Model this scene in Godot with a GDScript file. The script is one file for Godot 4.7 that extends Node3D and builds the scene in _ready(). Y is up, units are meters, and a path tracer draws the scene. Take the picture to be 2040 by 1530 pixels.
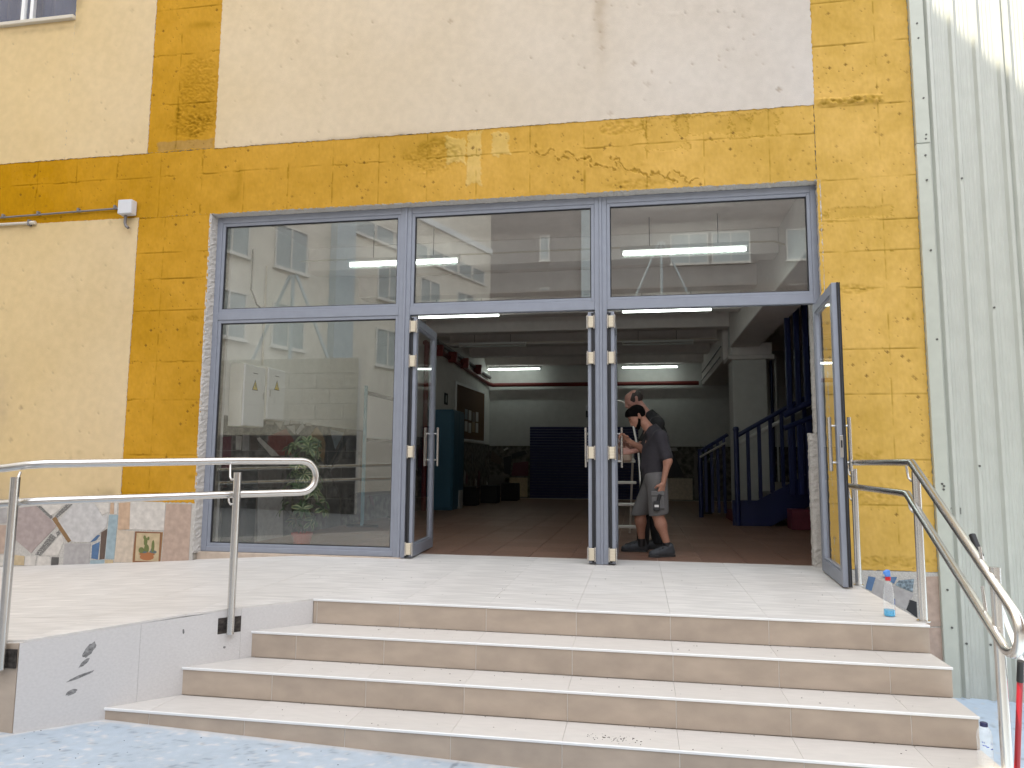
extends Node3D
# Entrance of a school building seen from its yard: painted concrete frame, glazed doors, tiled steps.
# x runs along the facade, y is up (0 = entrance platform), z points out of the facade towards the yard.

# ---------------------------------------------------------------- mesh builder
class MB:
	var v := PackedVector3Array()
	var n := PackedVector3Array()
	var c := PackedColorArray()
	var col := Color.WHITE
	func tri(a: Vector3, b: Vector3, d: Vector3, na: Vector3, nb: Vector3, nd: Vector3) -> void:
		if (b - a).cross(d - a).dot(na + nb + nd) > 0.0:
			v.append(a); v.append(d); v.append(b)
			n.append(na); n.append(nd); n.append(nb)
		else:
			v.append(a); v.append(b); v.append(d)
			n.append(na); n.append(nb); n.append(nd)
		c.append(col); c.append(col); c.append(col)
	func flat(a: Vector3, b: Vector3, d: Vector3, out: Vector3) -> void:
		var m := (b - a).cross(d - a)
		if m.length_squared() < 1e-16:
			return
		m = m.normalized()
		if m.dot(out) < 0.0:
			m = -m
		tri(a, b, d, m, m, m)
	func quad(a: Vector3, b: Vector3, d: Vector3, e: Vector3, out: Vector3) -> void:
		flat(a, b, d, out)
		flat(a, d, e, out)
	func box(ctr: Vector3, size: Vector3, bev := 0.0, bs := Basis()) -> void:
		var h := size * 0.5
		var b := minf(bev, minf(h.x, minf(h.y, h.z)) * 0.9)
		if b <= 0.0:
			for ax in 3:
				for s in [-1.0, 1.0]:
					var p: Array = []
					for k in [[-1.0, -1.0], [1.0, -1.0], [1.0, 1.0], [-1.0, 1.0]]:
						var q := Vector3.ZERO
						q[ax] = s * h[ax]; q[(ax + 1) % 3] = k[0] * h[(ax + 1) % 3]; q[(ax + 2) % 3] = k[1] * h[(ax + 2) % 3]
						p.append(ctr + bs * q)
					var o := Vector3.ZERO
					o[ax] = s
					quad(p[0], p[1], p[2], p[3], bs * o)
			return
		for ax in 3:
			var a1 := (ax + 1) % 3
			var a2 := (ax + 2) % 3
			for s in [-1.0, 1.0]:
				var p: Array = []
				for k in [[-1.0, -1.0], [1.0, -1.0], [1.0, 1.0], [-1.0, 1.0]]:
					var q := Vector3.ZERO
					q[ax] = s * h[ax]; q[a1] = k[0] * (h[a1] - b); q[a2] = k[1] * (h[a2] - b)
					p.append(ctr + bs * q)
				var o := Vector3.ZERO
				o[ax] = s
				quad(p[0], p[1], p[2], p[3], bs * o)
			for s1 in [-1.0, 1.0]:
				for s2 in [-1.0, 1.0]:
					var q1 := Vector3.ZERO
					var q2 := Vector3.ZERO
					q1[a1] = s1 * h[a1]; q1[a2] = s2 * (h[a2] - b)
					q2[a1] = s1 * (h[a1] - b); q2[a2] = s2 * h[a2]
					var e := Vector3.ZERO
					e[ax] = h[ax] - b
					var o := Vector3.ZERO
					o[a1] = s1; o[a2] = s2
					quad(ctr + bs * (q1 - e), ctr + bs * (q1 + e), ctr + bs * (q2 + e), ctr + bs * (q2 - e), bs * o)
		for sx in [-1.0, 1.0]:
			for sy in [-1.0, 1.0]:
				for sz in [-1.0, 1.0]:
					var s := Vector3(sx, sy, sz)
					flat(ctr + bs * (s * Vector3(h.x, h.y - b, h.z - b)), ctr + bs * (s * Vector3(h.x - b, h.y, h.z - b)), ctr + bs * (s * Vector3(h.x - b, h.y - b, h.z)), bs * s)
	func ab(lo: Vector3, hi: Vector3, bev := 0.0) -> void:
		box((lo + hi) * 0.5, (hi - lo).abs(), bev)
	func tube(path: Array, r: float, seg := 12, capped := true, r2 := -1.0) -> void:
		var t := PackedVector3Array(path)
		var rings: Array = []
		var up := Vector3.UP
		var d0 := (t[1] - t[0]).normalized()
		if absf(d0.dot(up)) > 0.9:
			up = Vector3.RIGHT
		var u := d0.cross(up).normalized()
		for i in t.size():
			var d: Vector3
			if i == 0: d = d0
			elif i == t.size() - 1: d = (t[i] - t[i - 1]).normalized()
			else: d = ((t[i] - t[i - 1]).normalized() + (t[i + 1] - t[i]).normalized()).normalized()
			u = (u - d * u.dot(d)).normalized()
			var w := d.cross(u)
			var rr := r if r2 < 0.0 else lerpf(r, r2, float(i) / (t.size() - 1))
			var k := 1.0
			if i > 0 and i < t.size() - 1:
				k = 1.0 / maxf(0.5, d.dot((t[i] - t[i - 1]).normalized()))
			var ring: Array = []
			for j in seg:
				var a := TAU * j / seg
				ring.append([t[i] + (u * cos(a) * k + w * sin(a)) * rr, u * cos(a) + w * sin(a)])
			rings.append(ring)
		for i in t.size() - 1:
			for j in seg:
				var j2 := (j + 1) % seg
				var A = rings[i][j]; var B = rings[i][j2]; var C = rings[i + 1][j2]; var D = rings[i + 1][j]
				tri(A[0], B[0], C[0], A[1], B[1], C[1])
				tri(A[0], C[0], D[0], A[1], C[1], D[1])
		if capped:
			for e in [0, t.size() - 1]:
				var o := (t[0] - t[1]) if e == 0 else (t[e] - t[e - 1])
				for j in range(1, seg - 1):
					flat(rings[e][0][0], rings[e][j][0], rings[e][j + 1][0], o)
	func lathe(prof: Array, at: Vector3, seg := 20) -> void:
		for i in prof.size() - 1:
			var p: Vector2 = prof[i]
			var q: Vector2 = prof[i + 1]
			var e := q - p
			if e.length() < 1e-6:
				continue
			var nn := Vector2(e.y, -e.x).normalized()
			for j in seg:
				var a := TAU * j / seg
				var b := TAU * (j + 1) / seg
				var da := Vector3(cos(a), 0, sin(a))
				var db := Vector3(cos(b), 0, sin(b))
				var na := da * nn.x + Vector3.UP * nn.y
				var nb := db * nn.x + Vector3.UP * nn.y
				var A := at + da * p.x + Vector3.UP * p.y
				var B := at + db * p.x + Vector3.UP * p.y
				var C := at + db * q.x + Vector3.UP * q.y
				var D := at + da * q.x + Vector3.UP * q.y
				if p.x > 1e-5: tri(A, B, C, na, nb, nb)
				if q.x > 1e-5: tri(A, C, D, na, nb, na)
	# a polygon in the plane of xf (its x and y axes), raised by h along z, with a small chamfer
	func prism(poly: PackedVector2Array, xf: Transform3D, h: float, bev := 0.0, back := false) -> void:
		if poly.size() < 3:
			return
		var p := poly
		if Geometry2D.is_polygon_clockwise(p):
			p = p.duplicate(); p.reverse()
		var top := p
		if bev > 0.0:
			var off := Geometry2D.offset_polygon(p, -bev, Geometry2D.JOIN_MITER)
			if off.size() == 1 and off[0].size() == p.size():
				top = off[0]
				if Geometry2D.is_polygon_clockwise(top):
					top.reverse()
				# match the starting corner
				var best := 0
				for k in top.size():
					if top[k].distance_squared_to(p[0]) < top[best].distance_squared_to(p[0]):
						best = k
				var r := PackedVector2Array()
				for k in top.size():
					r.append(top[(k + best) % top.size()])
				top = r
			else:
				bev = 0.0
		var nz := xf.basis.z.normalized()
		var idx := Geometry2D.triangulate_polygon(top)
		for k in range(0, idx.size(), 3):
			flat(xf * Vector3(top[idx[k]].x, top[idx[k]].y, h), xf * Vector3(top[idx[k + 1]].x, top[idx[k + 1]].y, h), xf * Vector3(top[idx[k + 2]].x, top[idx[k + 2]].y, h), nz)
			if back:
				flat(xf * Vector3(top[idx[k]].x, top[idx[k]].y, 0), xf * Vector3(top[idx[k + 1]].x, top[idx[k + 1]].y, 0), xf * Vector3(top[idx[k + 2]].x, top[idx[k + 2]].y, 0), -nz)
		for k in p.size():
			var a := p[k]
			var b := p[(k + 1) % p.size()]
			var d := b - a
			var o := xf.basis * Vector3(d.y, -d.x, 0)
			quad(xf * Vector3(a.x, a.y, 0), xf * Vector3(b.x, b.y, 0), xf * Vector3(b.x, b.y, h - bev), xf * Vector3(a.x, a.y, h - bev), o)
			if bev > 0.0:
				var ta := top[k]
				var tb := top[(k + 1) % p.size()]
				quad(xf * Vector3(a.x, a.y, h - bev), xf * Vector3(b.x, b.y, h - bev), xf * Vector3(tb.x, tb.y, h), xf * Vector3(ta.x, ta.y, h), o.normalized() + nz)
	func add(o: MB, t := Transform3D()) -> void:
		for i in o.v.size():
			v.append(t * o.v[i]); n.append((t.basis * o.n[i]).normalized()); c.append(o.c[i])
	func mesh() -> ArrayMesh:
		var a := []
		a.resize(Mesh.ARRAY_MAX)
		a[Mesh.ARRAY_VERTEX] = v; a[Mesh.ARRAY_NORMAL] = n; a[Mesh.ARRAY_COLOR] = c
		var m := ArrayMesh.new()
		m.add_surface_from_arrays(Mesh.PRIMITIVE_TRIANGLES, a)
		return m

# ---------------------------------------------------------------- signed-distance bodies, meshed as surface nets
class Body:
	var prims: Array = []       # [a, b, ra, rb]
	var cuts: Array = []        # [normal, d]: keeps normal . p < d
	var holes: Array = []       # [centre, radius]
	func cap(a: Vector3, b: Vector3, ra: float, rb: float) -> void:
		prims.append([a, b, ra, rb])
	func build(cell: float, k: float, into: MB) -> void:
		var lo := Vector3.INF
		var hi := -Vector3.INF
		for p in prims:
			var r: float = maxf(p[2], p[3]) + cell * 3.0 + 1.0 / k
			lo = lo.min((p[0] as Vector3).min(p[1]) - Vector3.ONE * r)
			hi = hi.max((p[0] as Vector3).max(p[1]) + Vector3.ONE * r)
		var nx := int((hi.x - lo.x) / cell) + 2
		var ny := int((hi.y - lo.y) / cell) + 2
		var nz := int((hi.z - lo.z) / cell) + 2
		var f := PackedFloat32Array()
		f.resize(nx * ny * nz)
		f.fill(0.0)
		for p in prims:
			var a: Vector3 = p[0]
			var b: Vector3 = p[1]
			var ra: float = p[2]
			var rb: float = p[3]
			var ba := b - a
			var inv := 1.0 / maxf(ba.length_squared(), 1e-9)
			var r := maxf(ra, rb) + 3.0 / k + cell
			var l := (a.min(b) - Vector3.ONE * r - lo) / cell
			var h := (a.max(b) + Vector3.ONE * r - lo) / cell
			for iz in range(maxi(0, int(l.z)), mini(nz, int(h.z) + 1)):
				for iy in range(maxi(0, int(l.y)), mini(ny, int(h.y) + 1)):
					var q := lo + Vector3(maxi(0, int(l.x)), iy, iz) * cell
					var at := (iz * ny + iy) * nx
					for ix in range(maxi(0, int(l.x)), mini(nx, int(h.x) + 1)):
						var t := clampf((q - a).dot(ba) * inv, 0.0, 1.0)
						var d := (q - a - ba * t).length() - lerpf(ra, rb, t)
						if d < r:
							f[at + ix] += exp(-k * d)
						q.x += cell
		for i in f.size():
			f[i] = log(maxf(f[i], 1e-6)) / k
		for cut in cuts:
			var m: Vector3 = cut[0]
			for iz in nz:
				for iy in ny:
					var s := m.dot(lo + Vector3(0, iy, iz) * cell) - float(cut[1])
					var at := (iz * ny + iy) * nx
					for ix in nx:
						f[at + ix] = minf(f[at + ix], -s)
						s += m.x * cell
		for hole in holes:
			var ctr: Vector3 = hole[0]
			var rr: float = hole[1]
			var l := (ctr - Vector3.ONE * (rr + cell) - lo) / cell
			var h := (ctr + Vector3.ONE * (rr + cell) - lo) / cell
			for iz in range(maxi(0, int(l.z)), mini(nz, int(h.z) + 1)):
				for iy in range(maxi(0, int(l.y)), mini(ny, int(h.y) + 1)):
					for ix in range(maxi(0, int(l.x)), mini(nx, int(h.x) + 1)):
						var at := (iz * ny + iy) * nx + ix
						f[at] = minf(f[at], (lo + Vector3(ix, iy, iz) * cell - ctr).length() - rr)
		var id := PackedInt32Array()
		id.resize(nx * ny * nz)
		id.fill(-1)
		var pts := PackedVector3Array()
		var off := [0, 1, nx, nx + 1, nx * ny, nx * ny + 1, nx * ny + nx, nx * ny + nx + 1]
		var corner := [Vector3(0, 0, 0), Vector3(1, 0, 0), Vector3(0, 1, 0), Vector3(1, 1, 0), Vector3(0, 0, 1), Vector3(1, 0, 1), Vector3(0, 1, 1), Vector3(1, 1, 1)]
		var edges := [[0, 1], [2, 3], [4, 5], [6, 7], [0, 2], [1, 3], [4, 6], [5, 7], [0, 4], [1, 5], [2, 6], [3, 7]]
		var far := -cell * 2.0
		for iz in nz - 1:
			for iy in ny - 1:
				for ix in nx - 1:
					var at := (iz * ny + iy) * nx + ix
					if f[at] < far:
						continue
					var inside := 0
					for o: int in off:
						if f[at + o] > 0.0:
							inside += 1
					if inside == 0 or inside == 8:
						continue
					var sum := Vector3.ZERO
					var cnt := 0
					for e in edges:
						var fa := f[at + off[e[0]]]
						var fb := f[at + off[e[1]]]
						if (fa > 0.0) != (fb > 0.0):
							sum += (corner[e[0]] as Vector3).lerp(corner[e[1]], fa / (fa - fb))
							cnt += 1
					id[at] = pts.size()
					pts.append(lo + (Vector3(ix, iy, iz) + sum / cnt) * cell)
		var nn := PackedVector3Array()
		nn.resize(pts.size())
		nn.fill(Vector3.ZERO)
		var quads := PackedInt32Array()
		var step := [1, nx, nx * ny]
		for iz in range(1, nz - 1):
			for iy in range(1, ny - 1):
				for ix in range(1, nx - 1):
					var at := (iz * ny + iy) * nx + ix
					if id[at] < 0:
						continue
					var ins := f[at] > 0.0
					for ax in 3:
						if (f[at + step[ax]] > 0.0) == ins:
							continue
						var s1: int = step[(ax + 1) % 3]
						var s2: int = step[(ax + 2) % 3]
						var a := id[at]
						var b := id[at - s1]
						var d := id[at - s1 - s2]
						var e := id[at - s2]
						if a < 0 or b < 0 or d < 0 or e < 0:
							continue
						if not ins:
							var t := b
							b = e
							e = t
						quads.append(a); quads.append(b); quads.append(d); quads.append(e)
						var m := (pts[d] - pts[a]).cross(pts[e] - pts[b])
						for w in [a, b, d, e]:
							nn[w] += m
		for i in range(0, quads.size(), 4):
			var a := quads[i]
			var b := quads[i + 1]
			var d := quads[i + 2]
			var e := quads[i + 3]
			into.tri(pts[a], pts[b], pts[d], nn[a].normalized(), nn[b].normalized(), nn[d].normalized())
			into.tri(pts[a], pts[d], pts[e], nn[a].normalized(), nn[d].normalized(), nn[e].normalized())

# ---------------------------------------------------------------- naming
var used := {}
func numbered(called: String) -> String:
	var k: int = used.get(called, -1) + 1
	used[called] = k
	return called if k == 0 else "%s_%03d" % [called, k]
func tag(o: Node3D, label: String, category: String, group := "") -> Node3D:
	o.set_meta("label", label)
	if category: o.set_meta("category", category)
	if group: o.set_meta("group", group)
	return o
func thing(called: String, label: String, category: String, at := Vector3.ZERO, turn := 0.0, group := "") -> Node3D:
	var o := Node3D.new()
	o.name = numbered(called)
	add_child(o)
	o.position = at
	o.rotation.y = turn
	tag(o, label, category, group)
	return o
func put(called: String, m: Mesh, mt: Material, parent: Node3D = null, label := "") -> MeshInstance3D:
	var o := MeshInstance3D.new()
	o.mesh = m
	o.material_override = mt
	if parent == null:
		o.name = numbered(called)
		add_child(o)
	else:
		var kids: Dictionary = parent.get_meta("_n") if parent.has_meta("_n") else {}
		var k: int = kids.get(called, -1) + 1
		kids[called] = k
		parent.set_meta("_n", kids)
		o.name = called if k == 0 else "%s_%03d" % [called, k]
		parent.add_child(o, true)
	if label: o.set_meta("label", label)
	return o
func struct(called: String, m: Mesh, mt: Material, label := "") -> MeshInstance3D:
	var o := put(called, m, mt)
	o.set_meta("kind", "structure")
	if label: o.set_meta("label", label)
	return o
func bx(lo: Vector3, hi: Vector3, bev := 0.0) -> ArrayMesh:
	var m := MB.new()
	m.ab(lo, hi, bev)
	return m.mesh()
func tb(path: Array, r: float, seg := 12) -> ArrayMesh:
	var m := MB.new()
	m.tube(path, r, seg)
	return m.mesh()
func arc(ctr: Vector3, u: Vector3, w: Vector3, r: float, a0: float, a1: float, k: int) -> Array:
	var o := []
	for i in k + 1:
		var a := lerpf(a0, a1, float(i) / k)
		o.append(ctr + (u * cos(a) + w * sin(a)) * r)
	return o
func pts(a: Array) -> PackedVector2Array:
	var o := PackedVector2Array()
	for i in range(0, a.size(), 2):
		o.append(Vector2(a[i], a[i + 1]))
	return o

# ---------------------------------------------------------------- materials
var M := {}
var tex := {}
func lin(r: float, g: float, b: float) -> Color:
	return Color(r, g, b).linear_to_srgb()
func noise_tex(freq: float, kind: int, lo: float, hi: float, seed_: int, oct := 4, size := 512, normal := false, bump := 4.0) -> NoiseTexture2D:
	var n := FastNoiseLite.new()
	n.noise_type = kind as FastNoiseLite.NoiseType
	n.frequency = freq
	n.seed = seed_
	n.fractal_octaves = oct
	var t := NoiseTexture2D.new()
	t.width = size
	t.height = size
	t.seamless = true
	t.noise = n
	if normal:
		t.as_normal_map = true
		t.bump_strength = bump
	else:
		var g := Gradient.new()
		g.set_color(0, Color(lo, lo, lo))
		g.set_color(1, Color(hi, hi, hi))
		t.color_ramp = g
	return t
func mat(called: String, c: Color, rough := 0.7, metal := 0.0, t := "", sc := Vector3.ONE, nt := "", ns := 0.4, vcol := false) -> StandardMaterial3D:
	var m := StandardMaterial3D.new()
	m.resource_name = called
	m.albedo_color = c
	m.roughness = rough
	m.metallic = metal
	m.vertex_color_use_as_albedo = vcol
	if t:
		m.albedo_texture = tex[t]
	if nt:
		m.normal_enabled = true
		m.normal_texture = tex[nt]
		m.normal_scale = ns
	if t or nt:
		m.uv1_triplanar = true
		m.uv1_world_triplanar = true
		m.uv1_scale = sc
	M[called] = m
	return m

func materials() -> void:
	tex["fine"] = noise_tex(0.03, FastNoiseLite.TYPE_SIMPLEX_SMOOTH, 0.80, 1.0, 1)
	tex["soft"] = noise_tex(0.012, FastNoiseLite.TYPE_SIMPLEX_SMOOTH, 0.86, 1.0, 2, 5)
	tex["speck"] = noise_tex(0.22, FastNoiseLite.TYPE_SIMPLEX, 0.72, 1.0, 3, 3)
	tex["dirty"] = noise_tex(0.01, FastNoiseLite.TYPE_SIMPLEX_SMOOTH, 0.45, 1.0, 4, 6)
	tex["stripe"] = noise_tex(0.05, FastNoiseLite.TYPE_SIMPLEX_SMOOTH, 0.60, 1.0, 5, 3)
	tex["calm"] = noise_tex(0.02, FastNoiseLite.TYPE_SIMPLEX_SMOOTH, 0.955, 1.0, 12, 5)
	tex["pores"] = noise_tex(0.14, FastNoiseLite.TYPE_SIMPLEX, 0.94, 1.0, 13, 3)
	tex["stone"] = noise_tex(0.008, FastNoiseLite.TYPE_SIMPLEX_SMOOTH, 0.90, 1.0, 14, 7)
	tex["marble"] = noise_tex(0.02, FastNoiseLite.TYPE_CELLULAR, 0.35, 1.0, 6, 3)
	tex["bump"] = noise_tex(0.05, FastNoiseLite.TYPE_SIMPLEX_SMOOTH, 0, 1, 7, 4, 512, true, 6.0)
	tex["grain"] = noise_tex(0.25, FastNoiseLite.TYPE_SIMPLEX, 0, 1, 8, 3, 512, true, 4.0)
	tex["brush"] = noise_tex(0.1, FastNoiseLite.TYPE_SIMPLEX, 0, 1, 9, 2, 512, true, 3.0)
	mat("concrete", Color.WHITE, 0.72, 0, "calm", Vector3.ONE * 1.3, "grain", 0.14, true)
	mat("plaster", Color.WHITE, 0.85, 0, "calm", Vector3.ONE * 0.7, "grain", 0.12, true)
	(M["concrete"] as StandardMaterial3D).metallic_specular = 0.15
	(M["plaster"] as StandardMaterial3D).metallic_specular = 0.15
	mat("core", lin(0.42, 0.38, 0.32), 0.9, 0, "fine", Vector3.ONE, "bump", 0.5)
	mat("cream_core", lin(0.64, 0.49, 0.275), 0.9, 0, "calm", Vector3.ONE)
	mat("raw_edge", lin(0.66, 0.63, 0.585), 0.95, 0, "speck", Vector3.ONE * 0.9, "bump", 0.8)
	mat("frame_paint", lin(0.265, 0.288, 0.34), 0.42, 0.1, "calm", Vector3.ONE * 0.7)
	mat("gasket", lin(0.012, 0.013, 0.016), 0.55)
	var gl := mat("glass", Color(0.02, 0.025, 0.025, 0.03), 0.0)
	gl.transparency = BaseMaterial3D.TRANSPARENCY_ALPHA
	var blank := Image.create(4, 4, false, Image.FORMAT_RGBA8)
	blank.fill(Color.WHITE)
	var film := mat("glass_film", Color(0.92, 0.98, 0.95, 0.11), 0.0, 1.0)
	film.albedo_texture = ImageTexture.create_from_image(blank)
	film.transparency = BaseMaterial3D.TRANSPARENCY_ALPHA
	mat("hinge_block", lin(0.62, 0.55, 0.42), 0.5)
	mat("satin_steel", lin(0.62, 0.61, 0.59), 0.27, 1.0, "", Vector3(0.8, 60, 60), "brush", 0.1)
	mat("dull_steel", lin(0.55, 0.54, 0.52), 0.35, 1.0)
	mat("rusty_plate", lin(0.10, 0.085, 0.075), 0.6, 0.5, "dirty", Vector3.ONE * 5.0)
	mat("deck_tile", lin(0.68, 0.655, 0.62), 0.5, 0, "soft", Vector3(0.35, 0.35, 2.2), "grain", 0.06)
	mat("deck_tile_b", lin(0.66, 0.635, 0.60), 0.52, 0, "soft", Vector3(0.31, 0.31, 2.6), "grain", 0.06)
	mat("tread_tile", lin(0.56, 0.53, 0.49), 0.5, 0, "calm", Vector3(0.6, 0.6, 2.2), "grain", 0.06)
	mat("tread_tile_b", lin(0.54, 0.51, 0.47), 0.52, 0, "calm", Vector3(0.5, 0.5, 2.6), "grain", 0.06)
	mat("grout", lin(0.58, 0.55, 0.505), 0.9)
	mat("riser_tile", lin(0.475, 0.39, 0.31), 0.6, 0, "stone", Vector3(0.7, 1.6, 0.7), "grain", 0.06)
	mat("riser_tile_b", lin(0.45, 0.37, 0.295), 0.6, 0, "stone", Vector3(0.9, 1.4, 0.9), "grain", 0.06)
	mat("side_stone", lin(0.60, 0.585, 0.57), 0.6, 0, "pores", Vector3.ONE * 0.7, "grain", 0.08)
	mat("nosing", lin(0.78, 0.78, 0.77), 0.35, 0.2)
	mat("ground_paint", Color.WHITE, 0.7, 0, "calm", Vector3.ONE * 1.3, "grain", 0.25, true)
	mat("metal_sheet", lin(0.52, 0.54, 0.485), 0.42, 0.1, "calm", Vector3(0.5, 0.3, 0.5))
	mat("metal_flash", lin(0.50, 0.525, 0.455), 0.42, 0.1, "calm", Vector3.ONE * 0.5)
	mat("screw", lin(0.12, 0.12, 0.11), 0.5, 0.6)
	mat("white_wall", lin(0.60, 0.60, 0.575), 0.8, 0, "calm", Vector3.ONE * 0.4, "grain", 0.1)
	mat("ceiling_paint", lin(0.74, 0.67, 0.63), 0.8, 0, "calm", Vector3.ONE * 0.5)
	mat("beam_paint", lin(0.76, 0.72, 0.69), 0.8, 0, "calm", Vector3.ONE * 0.5)
	mat("left_wall", lin(0.80, 0.79, 0.75), 0.8, 0, "calm", Vector3.ONE * 0.4, "grain", 0.1)
	mat("dark_wall", lin(0.06, 0.06, 0.06), 0.8)
	mat("brown_tile", lin(0.30, 0.162, 0.108), 0.46, 0, "stripe", Vector3(0.7, 0.7, 4.0))
	mat("brown_tile_b", lin(0.265, 0.142, 0.096), 0.48, 0, "stripe", Vector3(0.5, 0.5, 5.0))
	mat("brown_grout", lin(0.50, 0.41, 0.34), 0.8)
	mat("shutter_blue", lin(0.010, 0.012, 0.075), 0.5)
	mat("stair_blue", lin(0.009, 0.016, 0.075), 0.38)
	mat("red_pipe", lin(0.16, 0.018, 0.014), 0.45)
	mat("red_step", lin(0.12, 0.014, 0.014), 0.6)
	mat("lamp_body", lin(0.6, 0.6, 0.58), 0.5)
	var tube := mat("tube_glow", Color.WHITE, 0.4)
	tube.emission_enabled = true
	tube.emission = Color(0.95, 1.0, 0.97)
	tube.emission_energy_multiplier = 2.2
	mat("tube_off", lin(0.55, 0.56, 0.54), 0.3)
	mat("cork", lin(0.16, 0.075, 0.030), 0.9, 0, "speck", Vector3.ONE * 2.0)
	mat("white_paint", lin(0.80, 0.80, 0.79), 0.45)
	mat("cream_box", lin(0.80, 0.78, 0.68), 0.45)
	mat("paper", lin(0.55, 0.54, 0.52), 0.8)
	mat("teal", lin(0.13, 0.30, 0.36), 0.5)
	mat("locker_blue", lin(0.03, 0.10, 0.16), 0.45)
	mat("black", lin(0.012, 0.012, 0.013), 0.5)
	mat("soot", lin(0.02, 0.02, 0.021), 0.75)
	mat("warn_yellow", lin(0.70, 0.52, 0.03), 0.5)
	mat("pot_red", lin(0.42, 0.055, 0.03), 0.55)
	mat("soil", lin(0.03, 0.02, 0.015), 0.95)
	mat("stem", lin(0.09, 0.08, 0.04), 0.8)
	var lf := mat("leaf", Color.WHITE, 0.35, 0, "", Vector3.ONE, "", 0, true)
	lf.backlight_enabled = true
	lf.backlight = Color(0.25, 0.3, 0.1)
	mat("skin_tan", lin(0.36, 0.175, 0.115), 0.55, 0, "soft", Vector3.ONE * 6.0)
	mat("skin_fair", lin(0.42, 0.215, 0.165), 0.55, 0, "soft", Vector3.ONE * 6.0)
	mat("hair_black", lin(0.005, 0.0045, 0.0045), 0.9, 0, "speck", Vector3.ONE * 8.0).metallic_specular = 0.15
	mat("hair_brown", lin(0.035, 0.026, 0.022), 0.7, 0, "speck", Vector3.ONE * 8.0)
	mat("shirt_grey", lin(0.028, 0.025, 0.031), 0.9, 0, "soft", Vector3.ONE * 3.0, "bump", 0.5)
	mat("shirt_black", lin(0.011, 0.011, 0.012), 0.9, 0, "soft", Vector3.ONE * 3.0, "bump", 0.5)
	mat("shorts_grey", lin(0.135, 0.130, 0.128), 0.9, 0, "fine", Vector3.ONE * 5.0, "bump", 0.6)
	mat("shoe", lin(0.040, 0.044, 0.050), 0.7, 0, "fine", Vector3.ONE * 6.0)
	mat("sole", lin(0.02, 0.02, 0.02), 0.8)
	mat("alu", lin(0.60, 0.585, 0.55), 0.4, 0.6)
	mat("plinth_tile", lin(0.55, 0.45, 0.36), 0.6, 0, "soft", Vector3.ONE)
	for e in [["mauve", 0.42, 0.345, 0.325], ["white", 0.66, 0.62, 0.565], ["brown", 0.27, 0.155, 0.065], ["pale", 0.58, 0.565, 0.55], ["grey", 0.43, 0.41, 0.40], ["dark", 0.10, 0.095, 0.09], ["blue", 0.085, 0.17, 0.32], ["umber", 0.125, 0.085, 0.065], ["sky", 0.335, 0.435, 0.475], ["sand", 0.56, 0.44, 0.27], ["peach", 0.58, 0.405, 0.275], ["rose", 0.49, 0.365, 0.29], ["cream", 0.62, 0.52, 0.41], ["picture", 0.42, 0.245, 0.105], ["black", 0.018, 0.018, 0.022], ["red", 0.25, 0.045, 0.028], ["maroon", 0.13, 0.02, 0.035], ["ochre", 0.34, 0.22, 0.09], ["slate", 0.24, 0.29, 0.33], ["stone", 0.19, 0.165, 0.145]]:
		mat("tile_" + e[0], lin(e[1], e[2], e[3]), 0.42, 0, "soft", Vector3.ONE * 1.7)
	mat("tile_deco", lin(0.62, 0.60, 0.56), 0.4, 0, "marble", Vector3.ONE * 5.0)
	(M["tile_deco"] as StandardMaterial3D).albedo_texture = noise_tex(0.05, FastNoiseLite.TYPE_CELLULAR, 0.05, 1.3, 16, 1)
	mat("tile_marble", lin(0.40, 0.52, 0.60), 0.4, 0, "marble", Vector3.ONE * 3.0)
	mat("mortar", lin(0.60, 0.575, 0.53), 0.95, 0, "fine", Vector3.ONE * 3.0, "bump", 0.6)
	mat("dark_mortar", lin(0.25, 0.225, 0.195), 0.95, 0, "dirty", Vector3.ONE * 1.2, "bump", 0.6)
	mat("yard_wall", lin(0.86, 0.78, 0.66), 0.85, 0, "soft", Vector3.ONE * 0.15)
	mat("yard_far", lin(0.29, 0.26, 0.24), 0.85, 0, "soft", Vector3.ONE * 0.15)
	mat("blocker_brown", lin(0.13, 0.10, 0.085), 0.9)  # for the added side block, dark so that it bounces little light
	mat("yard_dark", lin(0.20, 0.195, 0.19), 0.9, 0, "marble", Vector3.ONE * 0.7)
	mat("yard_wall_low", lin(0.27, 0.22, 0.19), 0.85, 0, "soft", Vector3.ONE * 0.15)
	mat("yard_blue", lin(0.46, 0.52, 0.54), 0.7)
	mat("block", lin(0.70, 0.65, 0.54), 0.9, 0, "fine", Vector3.ONE * 0.8)
	mat("dark_pane", lin(0.36, 0.40, 0.40), 0.3)
	mat("far_frame", lin(0.74, 0.70, 0.64), 0.6)
	mat("curtain", lin(0.022, 0.045, 0.13), 0.85)
	var w := mat("clear_plastic", Color(0.93, 0.95, 0.96, 0.085), 0.08)
	w.transparency = BaseMaterial3D.TRANSPARENCY_ALPHA
	var q := mat("cyan_liquid", Color(0.12, 0.72, 0.92, 0.8), 0.05)
	q.transparency = BaseMaterial3D.TRANSPARENCY_ALPHA
	mat("trigger_blue", lin(0.10, 0.28, 0.72), 0.4)
	mat("collar_red", lin(0.55, 0.012, 0.02), 0.4)
	mat("cap_navy", lin(0.008, 0.01, 0.05), 0.4)
	mat("pole_red", lin(0.36, 0.01, 0.02), 0.4)
	mat("print_blue", lin(0.05, 0.09, 0.32), 0.5)
	mat("print_grey", lin(0.12, 0.12, 0.12), 0.5)
	mat("print_pink", lin(0.62, 0.28, 0.25), 0.5)
	mat("stamp", lin(0.16, 0.16, 0.14), 0.7)
	mat("cactus_green", lin(0.13, 0.15, 0.045), 0.5)
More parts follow.
